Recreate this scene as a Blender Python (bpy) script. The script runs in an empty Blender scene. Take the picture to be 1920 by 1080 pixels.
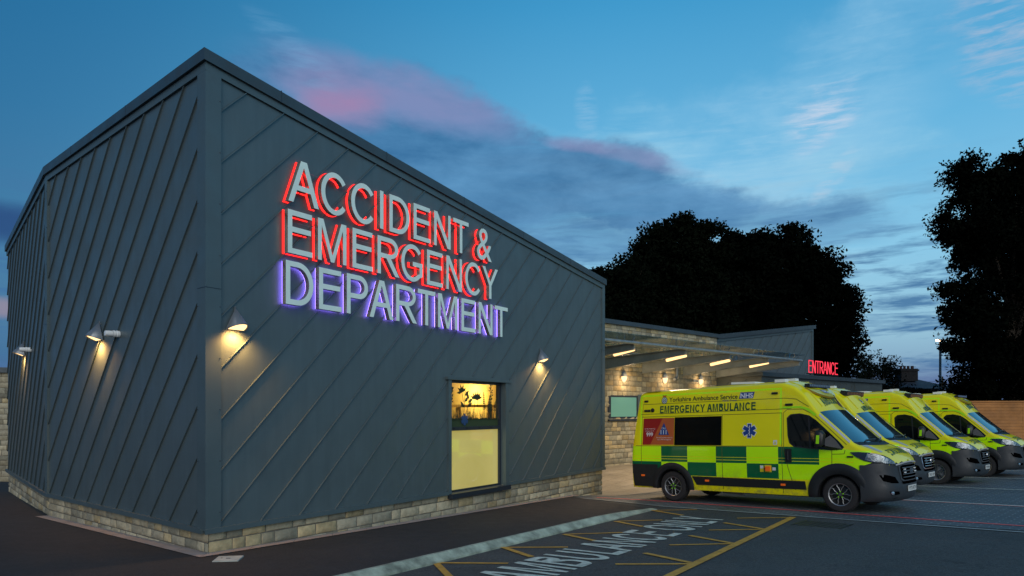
import bpy, bmesh, math, random
import numpy as np
from math import sin, cos, pi, radians, atan2, hypot, sqrt, exp
from mathutils import Vector, Matrix
random.seed(7); rng = np.random.default_rng(7)
SC = bpy.context.scene; COL = SC.collection
# ------------------------------------------------------------------ camera
cam = bpy.data.cameras.new('camera'); co = bpy.data.objects.new('camera', cam); COL.objects.link(co)
co.location = (0, 0, 0); co.rotation_euler = (radians(90), 0, 0)
cam.sensor_width = 36; cam.lens = 1300/1920*36; cam.shift_y = (768-540)/1920
cam.clip_end = 3000; cam.clip_start = .1
SC.camera = co
SC.view_settings.view_transform = 'Standard'; SC.view_settings.look = 'None'
SC.view_settings.exposure = .12; SC.view_settings.gamma = 1
SC.render.engine = 'CYCLES'
SC.cycles.max_bounces = 6; SC.cycles.transparent_max_bounces = 12
SC.cycles.sample_clamp_indirect = 3.0
def lin(r, g, b):
    f = lambda c: ((c/255+.055)/1.055)**2.4 if c > 10 else c/255/12.92
    return (f(r), f(g), f(b), 1)
# ------------------------------------------------------------------ node helpers
class NT:
    def __init__(s, nt): s.nt = nt
    def n(s, t, **k):
        o = s.nt.nodes.new(t)
        for a, v in k.items(): setattr(o, a, v)
        return o
    def l(s, a, b): s.nt.links.new(a, b)
    def put(s, sock, v):
        if isinstance(v, bpy.types.NodeSocket): s.l(v, sock)
        elif v is not None: sock.default_value = v
    def m(s, op, a, b=None, c=None, clamp=False):
        o = s.n('ShaderNodeMath', operation=op, use_clamp=clamp)
        s.put(o.inputs[0], a); s.put(o.inputs[1], b); s.put(o.inputs[2], c)
        return o.outputs[0]
    def ramp(s, x, stops, interp='LINEAR'):
        o = s.n('ShaderNodeValToRGB'); cr = o.color_ramp; cr.interpolation = interp
        while len(cr.elements) < len(stops): cr.elements.new(.5)
        for e, (p, c) in zip(cr.elements, stops): e.position = p; e.color = c if len(c) == 4 else (*c, 1)
        s.l(x, o.inputs[0]); return o.outputs[0]
    def mix(s, f, a, b, bt='MIX'):
        o = s.n('ShaderNodeMix', data_type='RGBA', blend_type=bt)
        s.put(o.inputs[0], f); s.put(o.inputs[6], a); s.put(o.inputs[7], b); return o.outputs[2]
    def mr(s, x, a, b, c=0., d=1., t='LINEAR'):
        o = s.n('ShaderNodeMapRange', interpolation_type=t)
        s.put(o.inputs[0], x)
        for i, v in enumerate((a, b, c, d)): s.put(o.inputs[i+1], v)
        return o.outputs[0]
    def comb(s, x, y, z=0.):
        o = s.n('ShaderNodeCombineXYZ'); s.put(o.inputs[0], x); s.put(o.inputs[1], y); s.put(o.inputs[2], z); return o.outputs[0]
    def noise(s, v, sc, det=4, rough=.5, dist=0.):
        o = s.n('ShaderNodeTexNoise'); s.put(o.inputs['Vector'], v)
        o.inputs['Scale'].default_value = sc; o.inputs['Detail'].default_value = det
        o.inputs['Roughness'].default_value = rough; o.inputs['Distortion'].default_value = dist
        return o.outputs[0]
# ------------------------------------------------------------------ world: dusk sky
W = bpy.data.worlds.new('World'); SC.world = W; W.use_nodes = True
W.node_tree.nodes.clear(); N = NT(W.node_tree)
tc = N.n('ShaderNodeTexCoord'); sx = N.n('ShaderNodeSeparateXYZ'); N.l(tc.outputs['Generated'], sx.inputs[0])
X, Y, Z = sx.outputs
az = N.m('ARCTAN2', X, Y); el = N.m('ARCSINE', Z)
base = N.ramp(N.mr(el, -.05, .75), [(0, lin(96,116,158)), (.09, lin(108,136,172)), (.19, lin(146,190,212)), (.32, lin(132,194,226)),
                                   (.5, lin(100,176,218)), (.72, lin(62,150,200)), (1, lin(22,104,152))])
# darker to the left, toward and past the zenith away from the afterglow
dk = N.mr(az, -.72, .20, .0, 1., 'SMOOTHSTEP')
base = N.mix(dk, N.mix(.80, base, lin(8,86,136)), base)
aw = N.m('ABSOLUTE', N.m('SUBTRACT', az, .35))
ns = N.n('ShaderNodeTexSky', sky_type='NISHITA'); ns.sun_disc = False; ns.sun_elevation = radians(1.5); ns.sun_rotation = radians(195)
base = N.mix(.04, base, N.mix(1., ns.outputs[0], (.10, .10, .10, 1), 'MULTIPLY'))
pv = N.comb(N.m('MULTIPLY', az, 1.), N.m('MULTIPLY', el, 3.4))
wn = N.noise(N.comb(az, N.m('MULTIPLY', el, 1.6)), 4.5, 6, .6)
wv = N.m('SUBTRACT', wn, .5)
def PX(px, py):
    a = atan2(px-960, 1300); return a, math.atan((768-py)/1300*cos(a))
def blob(cx, cy, rx, ry, ang, warp=.5, p=1.):
    """soft elliptical cloud mask around a sky direction; rx, ry in radians"""
    a0, e0 = PX(cx, cy); c, s_ = cos(ang), sin(ang)
    da = N.m('SUBTRACT', az, a0); de = N.m('SUBTRACT', el, e0)
    u = N.m('DIVIDE', N.m('ADD', N.m('MULTIPLY', da, c), N.m('MULTIPLY', de, s_)), rx)
    v = N.m('DIVIDE', N.m('SUBTRACT', N.m('MULTIPLY', de, c), N.m('MULTIPLY', da, s_)), ry)
    v = N.m('ADD', v, N.m('MULTIPLY', wv, warp*2.2)); u = N.m('ADD', u, N.m('MULTIPLY', wv, warp))
    r = N.m('ADD', N.m('MULTIPLY', u, u), N.m('MULTIPLY', v, v))
    return N.mr(r, 1., .0, 0., 1., 'SMOOTHSTEP')
def over(c, mask, col, k=1.):
    return N.mix(N.m('MULTIPLY', mask, k, clamp=True), c, col)
sky = base
streak = N.noise(N.comb(az, N.m('MULTIPLY', el, 9.)), 5.0, 7, .62, .4)
fine = N.noise(N.comb(N.m('ADD', az, 7.), N.m('MULTIPLY', el, 6.)), 16., 6, .6, .3)
soft = N.noise(N.comb(N.m('ADD', az, 3.), N.m('MULTIPLY', el, 2.6)), 6., 6, .6, .2)
# pale veil low in the middle
sky = over(sky, N.m('MULTIPLY', blob(1250, 430, .42, .16, -.10, .8), N.mr(streak, .35, .62)), lin(160,205,226), .8)
sky = over(sky, N.m('MULTIPLY', blob(1450, 260, .26, .13, .35, .9), N.mr(soft, .30, .75)), lin(160,204,230), .55)
sky = over(sky, N.m('MULTIPLY', blob(1450, 250, .22, .10, .35, .9), N.mr(fine, .48, .80)), lin(175,208,228), .30)
# low horizontal streaks
lowm = N.m('MULTIPLY', N.mr(el, .33, .15, 0., 1., 'SMOOTHSTEP'), N.mr(N.m('ADD', N.m('MULTIPLY', streak, .7), N.m('MULTIPLY', fine, .3)), .47, .58))
sky = over(sky, lowm, lin(66,112,156), .9)
sky = over(sky, N.m('MULTIPLY', N.mr(el, .07, .03, 0., 1., 'SMOOTHSTEP'), N.mr(fine, .2, .5)), lin(84,104,148), .8)
# main cloud bank
bank = N.m('MAXIMUM', blob(830, 300, .30, .105, -.33, .7), blob(1100, 350, .34, .075, -.22, .8))
bank = N.m('MAXIMUM', bank, N.m('MULTIPLY', blob(1490, 412, .20, .040, -.05, 1.4), .55))
bank = N.m('MAXIMUM', bank, blob(660, 205, .20, .065, -.30, .6))
bank = N.m('MAXIMUM', bank, N.m('MULTIPLY', blob(1050, 455, .26, .05, -.08, 1.3), .6))
bank = N.m('MULTIPLY', bank, N.mr(streak, .25, .60, .55, 1.1), clamp=True)
bm_ = N.mr(bank, .0, .75, 0., 1., 'SMOOTHSTEP')
sky = over(sky, bm_, N.mix(N.mr(soft, .35, .66), lin(54,104,150), lin(88,140,184)), .90)
# lit upper edges, pink with the last light
sf = N.mr(soft, .28, .62, .25, 1.)
def pinkish(c, b_, col, k): return over(c, N.m('MULTIPLY', b_, sf), col, k)
sky = pinkish(sky, blob(760, 178, .21, .040, -.24, .9), lin(124,134,178), .85)
sky = pinkish(sky, blob(625, 165, .10, .028, -.10, .9), lin(132,132,174), .75)
sky = over(sky, N.m('MULTIPLY', blob(650, 203, .075, .030, -.14, 1.2), N.mr(soft, .30, .70, .0, 1.)), lin(164,124,164), .62)
sky = pinkish(sky, blob(1200, 298, .10, .015, -.24, 1.2), lin(138,142,180), .62)
sky = pinkish(sky, blob(1090, 272, .07, .012, -.14, .9), lin(140,138,178), .7)
wisp = N.mr(fine, .42, .66)
sky = over(sky, N.m('MULTIPLY', blob(1880, 70, .12, .07, -.6, 1.4), wisp), lin(176,186,206), .6)
sky = over(sky, N.m('MULTIPLY', blob(1545, 220, .06, .05, .6, 1.6), wisp), lin(196,206,224), .7)
sky = over(sky, N.m('MULTIPLY', blob(1565, 330, .05, .014, .8, .8), wisp), lin(180,200,218), .6)
sky = over(sky, N.m('MULTIPLY', blob(1100, 210, .02, .04, .2, 1.), wisp), lin(150,190,220), .5)
sky = over(sky, N.m('MULTIPLY', blob(560, 100, .08, .03, -.6, 1.), wisp), lin(110,160,200), .4)
sky = over(sky, blob(25, 415, .10, .030, .0, .6), lin(42,74,122), .9)
sky = over(sky, blob(20, 580, .10, .016, .0, .5), lin(160,140,150), .6)
# below the horizon: dark land
sky = N.mix(N.mr(el, -.01, -.04), sky, lin(34,40,46))
bg = N.n('ShaderNodeBackground'); N.l(sky, bg.inputs[0]); bg.inputs[1].default_value = 1.0
wo = N.n('ShaderNodeOutputWorld'); N.l(bg.outputs[0], wo.inputs[0])
# soft afterglow, low behind the camera
sun = bpy.data.lights.new('sun', 'SUN'); sun.energy = 1.45; sun.angle = radians(50); sun.color = (1., .93, .84)
so = bpy.data.objects.new('sun', sun); COL.objects.link(so)
sd = Vector((.12, -1, .50)).normalized()
so.rotation_euler = sd.to_track_quat('Z', 'Y').to_euler(); so.location = (5, -20, 20)
# ------------------------------------------------------------------ materials
MATS = {}
def mat(name, col, rough=.6, metal=0., var=.0, vs=3., bump=0., bs=20., emit=None, es=0., spec=.5, coat=0., vcol=False):
    if name in MATS: return MATS[name]
    m = bpy.data.materials.new(name); m.use_nodes = True; nt = m.node_tree; n = NT(nt)
    b = nt.nodes['Principled BSDF']; c = (*col[:3], 1)
    b.inputs['Roughness'].default_value = rough; b.inputs['Metallic'].default_value = metal
    b.inputs['Specular IOR Level'].default_value = spec; b.inputs['Coat Weight'].default_value = coat
    b.inputs['Coat Roughness'].default_value = .06
    tcn = n.n('ShaderNodeTexCoord').outputs['Object']
    src = c
    if vcol: src = n.n('ShaderNodeVertexColor', layer_name='Col').outputs[0]
    if var:
        f = n.noise(tcn, vs, 6, .6)
        f2 = n.mr(f, .3, .7, 1-var, 1+var)
        src = n.mix(1., src, n.comb(f2, f2, f2), 'MULTIPLY')
    n.put(b.inputs['Base Color'], src)
    if var: n.l(n.mr(n.noise(tcn, vs*2.3, 4), .3, .7, max(.02, rough-.08), min(1, rough+.1)), b.inputs['Roughness'])
    if bump:
        bn = n.n('ShaderNodeBump'); bn.inputs['Strength'].default_value = 1.; bn.inputs['Distance'].default_value = bump
        n.l(n.noise(tcn, bs, 5, .6), bn.inputs['Height']); n.l(bn.outputs[0], b.inputs['Normal'])
    if emit: b.inputs['Emission Color'].default_value = (*emit[:3], 1); b.inputs['Emission Strength'].default_value = es
    MATS[name] = m; return m
def emis(name, col, s):
    if name in MATS: return MATS[name]
    m = bpy.data.materials.new(name); m.use_nodes = True; n = NT(m.node_tree); m.node_tree.nodes.clear()
    e = n.n('ShaderNodeEmission'); e.inputs[0].default_value = (*col[:3], 1); e.inputs[1].default_value = s
    o = n.n('ShaderNodeOutputMaterial'); n.l(e.outputs[0], o.inputs[0]); MATS[name] = m; return m
def glass(name, tint, refl=.12, trans=.85):
    m = bpy.data.materials.new(name); m.use_nodes = True; n = NT(m.node_tree); m.node_tree.nodes.clear()
    t = n.n('ShaderNodeBsdfTransparent'); t.inputs[0].default_value = (*tint, 1)
    g = n.n('ShaderNodeBsdfGlossy'); g.inputs['Roughness'].default_value = .01; g.inputs[0].default_value = (1, 1, 1, 1)
    fr = n.n('ShaderNodeLayerWeight'); fr.inputs[0].default_value = .5
    mx = n.n('ShaderNodeMixShader'); n.l(n.m('ADD', n.m('MULTIPLY', n.m('POWER', fr.outputs[1], 5.), .9), refl*.4, clamp=True), mx.inputs[0])
    n.l(t.outputs[0], mx.inputs[1]); n.l(g.outputs[0], mx.inputs[2])
    o = n.n('ShaderNodeOutputMaterial'); n.l(mx.outputs[0], o.inputs[0]); MATS[name] = m; return m
CLAD = mat('zinc_cladding', (.096, .129, .138), .42, .25, .06, .8, .004, 2.2)
def clad_streaks(m):
    n = NT(m.node_tree); b = m.node_tree.nodes['Principled BSDF']; src = b.inputs['Base Color'].links[0].from_socket
    t = n.n('ShaderNodeTexCoord').outputs['Object']; mp = n.n('ShaderNodeMapping'); n.l(t, mp.inputs[0]); mp.inputs['Scale'].default_value = (3.2, 3.2, .35)
    f = n.noise(mp.outputs[0], 2.2, 6, .65); v = n.mr(f, .3, .72, .92, 1.07)
    n.l(n.mix(1., src, n.comb(v, v, v), 'MULTIPLY'), b.inputs['Base Color'])
clad_streaks(CLAD)
TRIM = mat('zinc_trim', (.088, .124, .134), .45, .25, .08, 1.2)
COPE = mat('coping_metal', (.055, .072, .082), .4, .3, .10, 1.5)
NAVY = mat('sill_metal', (.03, .04, .055), .35, .3)
STONE = mat('cut_stone', (.4, .35, .26), .92, 0, .22, 9., .012, 26., vcol=True, spec=.2)
MORTAR = mat('mortar', (.16, .145, .12), .95, 0, .2, 12., .006, 60.)
DARK = mat('dark_plastic', (.011, .013, .015), .5, 0, .1, 6., .0008, 300.)
BLACK = mat('black_plastic', (.010, .011, .012), .45)
RUB = mat('tyre_rubber', (.016, .016, .017), .75, 0, .2, 12.)
WHITE = mat('white_paint', (.72, .74, .74), .35)
STEEL = mat('galvanised_steel', (.30, .33, .34), .45, .55, .2, 5., .002, 30.)
CHROME = mat('bright_metal', (.62, .64, .66), .18, .95)
GUN = mat('gunmetal', (.13, .14, .15), .35, .6)
GREYL = mat('lamp_grey', (.19, .21, .23), .4, .4, .1, 8.)
# ------------------------------------------------------------------ mesh helpers
class MB:
    def __init__(s): s.v = []; s.f = []; s.m = []; s.mats = []; s.c = []
    def mi(s, m):
        if m not in s.mats: s.mats.append(m)
        return s.mats.index(m)
    def poly(s, pts, m, col=None):
        i = len(s.v); s.v += [tuple(p) for p in pts]; s.f.append(list(range(i, i+len(pts)))); s.m.append(s.mi(m)); s.c.append(col)
    def add(s, vs, fs, m, col=None):
        i = len(s.v); s.v += [tuple(p) for p in vs]
        k = s.mi(m)
        for f in fs: s.f.append([i+j for j in f]); s.m.append(k); s.c.append(col)
    def hexa(s, p, m):  # 8 points: bottom 4 ccw, top 4
        s.add(p, [(3,2,1,0), (4,5,6,7), (0,1,5,4), (1,2,6,5), (2,3,7,6), (3,0,4,7)], m)
    def box(s, c, sz, m, rot=None):
        hx, hy, hz = sz[0]/2, sz[1]/2, sz[2]/2
        p = [Vector(q) for q in ((-hx,-hy,-hz),(hx,-hy,-hz),(hx,hy,-hz),(-hx,hy,-hz),(-hx,-hy,hz),(hx,-hy,hz),(hx,hy,hz),(-hx,hy,hz))]
        if rot is not None: p = [rot @ q for q in p]
        s.hexa([q+Vector(c) for q in p], m)
    def tube(s, pts, r, m, n=8, cap=True):
        pts = [Vector(p) for p in pts]; R = r if isinstance(r, (list, tuple)) else [r]*len(pts)
        rings = []
        for i, p in enumerate(pts):
            d = (pts[min(i+1, len(pts)-1)]-pts[max(i-1, 0)]).normalized()
            a = d.orthogonal() if i == 0 else (pa - d*pa.dot(d))
            a.normalize(); pa = a; b = d.cross(a)
            rings.append([p+(a*cos(2*pi*k/n)+b*sin(2*pi*k/n))*R[i] for k in range(n)])
        vs = [q for r_ in rings for q in r_]
        fs = [(i*n+k, i*n+(k+1) % n, (i+1)*n+(k+1) % n, (i+1)*n+k) for i in range(len(pts)-1) for k in range(n)]
        if cap: fs += [tuple(range(n))[::-1], tuple((len(pts)-1)*n+k for k in range(n))]
        s.add(vs, fs, m)
    def grid(s, fn, us, vs, m):
        P = [fn(u, v) for v in vs for u in us]; a = len(us)
        s.add(P, [(j*a+i, j*a+i+1, (j+1)*a+i+1, (j+1)*a+i) for j in range(len(vs)-1) for i in range(a-1)], m)
    def lathe(s, prof, m, c=(0,0,0), axis='Z', n=24):
        vs = []; k = len(prof)
        for i in range(n):
            a = 2*pi*i/n
            for r, h in prof:
                p = (r*cos(a), r*sin(a), h) if axis == 'Z' else (r*cos(a), h, r*sin(a))
                vs.append((p[0]+c[0], p[1]+c[1], p[2]+c[2]))
        s.add(vs, [(i*k+j, ((i+1) % n)*k+j, ((i+1) % n)*k+j+1, i*k+j+1) for i in range(n) for j in range(k-1)], m)
    def build(s, name, parent=None, smooth=False, clean=False):
        me = bpy.data.meshes.new(name); me.from_pydata(s.v, [], s.f)
        for m in s.mats: me.materials.append(m)
        me.polygons.foreach_set('material_index', s.m)
        if any(c is not None for c in s.c):
            ca = me.color_attributes.new('Col', 'FLOAT_COLOR', 'CORNER'); buf = []
            for f, c in zip(s.f, s.c): buf += list((*(c or (.3, .3, .3)), 1))*len(f)
            ca.data.foreach_set('color', buf)
        if clean or smooth:
            bm = bmesh.new(); bm.from_mesh(me)
            if clean: bmesh.ops.remove_doubles(bm, verts=bm.verts, dist=.0004)
            bmesh.ops.recalc_face_normals(bm, faces=bm.faces); bm.to_mesh(me); bm.free()
        if smooth:
            me.polygons.foreach_set('use_smooth', [True]*len(me.polygons))
            me.set_sharp_from_angle(angle=radians(38))
        o = bpy.data.objects.new(name, me); COL.objects.link(o)
        if parent is not None: o.parent = parent
        return o
def tag(o, label=None, cat=None, group=None, kind=None):
    if label: o['label'] = label
    if cat: o['category'] = cat
    if group: o['group'] = group
    if kind: o['kind'] = kind
    return o
def empty(name, loc=(0,0,0), rot=None):
    o = bpy.data.objects.new(name, None); COL.objects.link(o); o.location = loc
    if rot is not None: o.rotation_euler = rot
    o.empty_display_size = .2; return o
def kids(o): return [c for c in bpy.data.objects if c.parent == o]
def copy_tree(o, parent=None):
    c = o.copy(); COL.objects.link(c); c.parent = parent
    for ch in kids(o): copy_tree(ch, c)
    return c
def fill2d(pts, m, name, dz=0):
    pass
def map_poly(mb, pts, fn, m, stepx=None, stepy=None):
    """fills a 2-D outline, cuts it on a grid and lifts it onto a surface"""
    bm = bmesh.new(); f = bm.faces.new([bm.verts.new((x, y, 0)) for x, y in pts])
    for ax, st in ((0, stepx), (1, stepy)):
        if not st: continue
        lo = min(p[ax] for p in pts); hi = max(p[ax] for p in pts); k = math.ceil(lo/st)*st
        while k < hi:
            no = (1,0,0) if ax == 0 else (0,1,0); c = (k,0,0) if ax == 0 else (0,k,0)
            bmesh.ops.bisect_plane(bm, geom=bm.verts[:]+bm.edges[:]+bm.faces[:], plane_co=c, plane_no=no, dist=1e-6); k += st
    bmesh.ops.triangulate(bm, faces=[f for f in bm.faces if len(f.verts) > 4])
    bm.verts.index_update()
    mb.add([fn(v.co.x, v.co.y) for v in bm.verts], [[v.index for v in f.verts] for f in bm.faces], m); bm.free()
# ------------------------------------------------------------------ lettering (cap height .716 em)
def arc(cx, cy, rx, ry, a0, a1, n=14):
    return [(cx+rx*cos(radians(a0+(a1-a0)*i/n)), cy+ry*sin(radians(a0+(a1-a0)*i/n))) for i in range(n+1)]
H = .716
def glyph(ch, s=.095):
    g = s*.92
    if ch == ' ': return .278, []
    if ch == 'I': return .278, [[(.139-s/2,0),(.139+s/2,0),(.139+s/2,H),(.139-s/2,H)]]
    if ch == 'E': l, r = .079, .615; mid = .40; return .667, [[(l,0),(r,0),(r,g),(l+s,g),(l+s,mid-g/2),(r-.035,mid-g/2),(r-.035,mid+g/2),(l+s,mid+g/2),(l+s,H-g),(r-.01,H-g),(r-.01,H),(l,H)]]
    if ch == 'L': return .556, [[(.073,0),(.52,0),(.52,g),(.073+s,g),(.073+s,H),(.073,H)]]
    if ch == 'T': return .611, [[(.305-s/2,0),(.305+s/2,0),(.305+s/2,H-g),(.59,H-g),(.59,H),(.02,H),(.02,H-g),(.305-s/2,H-g)]]
    if ch == 'N': return .722, [[(.076,0),(.076+g,0),(.076+g,.56),(.547-.01,0),(.646,0),(.646,H),(.646-g,H),(.646-g,.156),(.185,H),(.076,H)]]
    if ch == 'M': return .833, [[(.075,0),(.075+g,0),(.075+g,.60),(.375,0),(.458,0),(.758-g,.60),(.758-g,0),(.758,0),(.758,H),(.758-g*1.45,H),(.4165,.12),(.075+g*1.45,H),(.075,H)]]
    if ch == 'A': k = s*1.12; return .667, [[(0,0),(k,0),(k+.078,.213),(.667-k-.078,.213),(.667-k,0),(.667,0),(.3335+k*.62,H),(.3335-k*.62,H)], [(k+.078+.03,.213+g),(.3335,H-.10),(.667-k-.108,.213+g)]]
    if ch == 'Y': return .667, [[(.3335-s/2,0),(.3335+s/2,0),(.3335+s/2,.303),(.66,H),(.66-s*1.2,H),(.3335,.39),(.007+s*1.2,H),(.007,H),(.3335-s/2,.303)]]
    if ch == 'C': return .722, [arc(.375,.358,.325,.37,38,322,30)+arc(.375,.358,.325-s,.37-g,322,38,30)]
    if ch == 'O': return .778, [arc(.389,.358,.345,.37,0,350,35), arc(.389,.358,.345-s,.37-g,0,350,35)]
    if ch == 'G': return .778, [arc(.39,.358,.345,.37,40,312,30)+[(.71,.12),(.71,.385),(.40,.385),(.40,.385-g),(.71-s,.385-g),(.71-s,.165)]+arc(.39,.358,.345-s,.37-g,312,40,28)]
    if ch == 'D': return .722, [[(.078,0)]+arc(.34,.358,.335,.358,-90,90,18)+[(.078,H)], [(.078+s,g)]+arc(.33,.358,.335-s+.01,.358-g,-90,90,18)+[(.078+s,H-g)]]
    if ch == 'P': return .667, [[(.077,0),(.077+s,0),(.077+s,.29)]+arc(.40,.503,.225,.213,-90,90,14)+[(.077,H)], [(.077+s,.29+g)]+arc(.39,.503,.225-s+.01,.213-g,-90,90,14)+[(.077+s,H-g)]]
    if ch == 'R': return .722, [[(.079,0),(.079+s,0),(.079+s,.315),(.33,.315),(.585,0),(.71,0),(.46,.325)]+arc(.44,.5205,.235,.1955,-75,90,14)+[(.079,H)], [(.079+s,.315+g)]+arc(.43,.5155+.0,.235-s+.01,.2005-g,-90,90,12)+[(.079+s,H-g)]]
    if ch == 'B': return .667, [[(.073,0)]+arc(.40,.205,.225,.205,-90,70,12)+arc(.385,.545,.205,.171,-60,90,12)+[(.073,H)],
                               [(.073+s,g)]+arc(.39,.21,.225-s,.21-g,-90,90,10)+[(.073+s,.42-g*.0)], [(.073+s,.42+g)]+arc(.38,.42+g+(H-g-.42-g)/2,.2-s,(H-g-.42-g)/2,-90,90,10)+[(.073+s,H-g)]]
    if ch == 'U': return .722, [[(.074,H)]+arc(.36,.27,.286,.282,180,360,20)+[(.646,H),(.646-s,H)]+arc(.36,.27,.286-s,.282-g,360,180,20)+[(.074+s,H)]]
    raise KeyError(ch)
def curve_mesh(loops, thick=0., offset=0.):
    cu = bpy.data.curves.new('tmp', 'CURVE'); cu.dimensions = '2D'; cu.fill_mode = 'BOTH'; cu.extrude = thick/2; cu.offset = offset
    for lp in loops:
        sp = cu.splines.new('POLY'); sp.points.add(len(lp)-1)
        for p, q in zip(sp.points, lp): p.co = (q[0], q[1], 0, 1)
        sp.use_cyclic_u = True
    return _cm(cu)
def text_mesh(txt, size=1., thick=0., offset=0., spacing=1.):
    cu = bpy.data.curves.new('tmp', 'FONT'); cu.body = txt; cu.size = size; cu.extrude = thick/2; cu.offset = offset; cu.fill_mode = 'BOTH'; cu.space_character = spacing
    cu.resolution_u = 3
    return _cm(cu)
def _cm(cu):
    o = bpy.data.objects.new('tmp', cu); COL.objects.link(o)
    dg = bpy.context.evaluated_depsgraph_get(); dg.update()
    me = bpy.data.meshes.new_from_object(o.evaluated_get(dg))
    v = [tuple(p.co) for p in me.vertices]; f = [tuple(p.vertices) for p in me.polygons]; nz = [p.normal.z for p in me.polygons]
    bpy.data.objects.remove(o); bpy.data.curves.remove(cu); bpy.data.meshes.remove(me)
    return v, f, nz
def line_loops(txt, s=.095):
    """[(ch, x0, loops)], total"""
    x = 0; out = []
    for ch in txt:
        a, lp = glyph(ch, s) if ch != '&' else (.667, None); out.append((ch, x, lp)); x += a
    return out, x
# ------------------------------------------------------------------ ground
def road(x, y): return -1.88+.019*x-.0288*y
def hz(x, y):
    xx = min(max(x, -20), 60); yy = min(max(y, -15), 70)
    return road(xx, yy) - .22*exp(-((x-3)**2+(y-22.5)**2)/6.5) + .30*exp(-((x-5)**2+(y-30)**2)/24)
def foot0(x, y): return -1.811-.00127*x-.0299*y
def hf(x, y): return max(foot0(x, y), hz(x, y)+.012)
def on(px, py, f=road):
    kx = (px-960)/1300; kz = (768-py)/1300
    a = f(1,0)-f(0,0); b = f(0,1)-f(0,0); y = f(0,0)/(kz-a*kx-b); return (kx*y, y)
def asphalt(name, c, sp=1., rough=.85, wear=.18):
    m = bpy.data.materials.new(name); m.use_nodes = True; n = NT(m.node_tree); b = m.node_tree.nodes['Principled BSDF']
    t = n.n('ShaderNodeTexCoord').outputs['Object']
    big = n.noise(t, .35, 5, .6); sm = n.noise(t, 70, 3, .7); md = n.noise(t, 4, 4, .6)
    st_ = n.mr(n.noise(t, 1.1, 6, .7, .5), .58, .70, 1., .60); ag = n.mr(n.noise(t, 26, 3, .8), .35, .65, .68, 1.38)
    v = n.m('MULTIPLY', n.m('MULTIPLY', n.mr(big, .3, .7, 1-wear, 1+wear), n.m('MULTIPLY', st_, ag)), n.m('MULTIPLY', n.mr(sm, .35, .65, .55, 1.5), n.mr(md, .3, .7, .88, 1.12)))
    n.l(n.mix(1., (*c, 1), n.comb(v, v, v), 'MULTIPLY'), b.inputs['Base Color'])
    n.l(n.mr(md, .3, .7, rough-.12, rough+.05), b.inputs['Roughness']); b.inputs['Specular IOR Level'].default_value = .35
    bn = n.n('ShaderNodeBump'); bn.inputs['Distance'].default_value = .006*sp; n.l(sm, bn.inputs['Height']); n.l(bn.outputs[0], b.inputs['Normal'])
    return m
ROADM = asphalt('road_asphalt', (.052, .057, .057)); FOOTM = asphalt('footway_asphalt', (.026, .026, .027), .6)
def axis(a, b, near0, near1, st):
    o = [a]; x = a
    while x < b-1e-6:
        x += st if near0 <= x < near1 else max(st, min(60, (near0-x if x < near0 else x-near1)*.35+st))
        if x < near0 and x+st > near0: x = near0
        x = min(x, b)
        if x < near0 < x+0: pass
        o.append(x)
    return sorted(set(round(v, 6) for v in o))
gx = [-600,-300,-150,-80,-50,-35,-25,-20]+[-20+.5*i for i in range(1, 121)]+[45,50,60,80,120,200,400,900]
gy = [-200,-100,-50,-30,-20,-15,-10,-5,0]+[.5*i for i in range(1, 91)]+[50,55,60,70,80,100,150,250,500,1400]
mb = MB(); mb.grid(lambda x, y: (x, y, hz(x, y)), gx, gy, ROADM)
tag(mb.build('road'), kind='structure')
def sheet(name, pts, m, f=hz, dz=.006, kind='structure'):
    mb = MB(); map_poly(mb, pts, lambda x, y: (x, y, f(x, y)+dz), m, .5, .5); return tag(mb.build(name), kind=kind)
# van heading frame
FW = Vector((.7066, -.7076, 0)); LF = Vector((.7076, .7066, 0)); VO = Vector((6.934+.7076*.98, 14.610+.7066*.98, 0))
def vf(x, y): p = VO+FW*x+LF*y; return (p.x, p.y)
def to_vf(x, y): d = Vector((x, y, 0))-VO; return (d.dot(FW), d.dot(LF))
e1 = on(1237, 949.6); e0 = on(1073, 932); e2 = on(1920, 995.5)
ye = to_vf(*e2)[1]
def paver_mat(name, c1, c2, cm, bw, bh, mort, ang):
    m = bpy.data.materials.new(name); m.use_nodes = True; n = NT(m.node_tree); b = m.node_tree.nodes['Principled BSDF']
    t = n.n('ShaderNodeTexCoord').outputs['Object']; mp = n.n('ShaderNodeMapping'); n.l(t, mp.inputs[0]); mp.inputs['Rotation'].default_value = (0, 0, ang)
    br = n.n('ShaderNodeTexBrick'); n.l(mp.outputs[0], br.inputs['Vector']); br.inputs['Scale'].default_value = 1
    br.inputs['Brick Width'].default_value = bw; br.inputs['Row Height'].default_value = bh; br.inputs['Mortar Size'].default_value = mort
    br.inputs['Color1'].default_value = (*c1, 1); br.inputs['Color2'].default_value = (*c2, 1); br.inputs['Mortar'].default_value = (*cm, 1)
    f = n.noise(t, .9, 5, .6); v = n.mr(f, .3, .7, .72, 1.2); f2 = n.noise(t, 14, 4, .6); v = n.m('MULTIPLY', v, n.mr(f2, .3, .7, .85, 1.15))
    n.l(n.mix(1., br.outputs[0], n.comb(v, v, v), 'MULTIPLY'), b.inputs['Base Color']); n.l(n.mr(f, .3, .7, .5, .8), b.inputs['Roughness'])
    bn = n.n('ShaderNodeBump'); bn.inputs['Distance'].default_value = .004; n.l(n.m('SUBTRACT', 1., br.outputs[1]), bn.inputs['Height']); n.l(bn.outputs[0], b.inputs['Normal'])
    return m
PAVE = paver_mat('block_paving', (.075,.09,.10), (.055,.068,.078), (.17,.20,.21), .30, .15, .013, radians(45))
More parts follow.
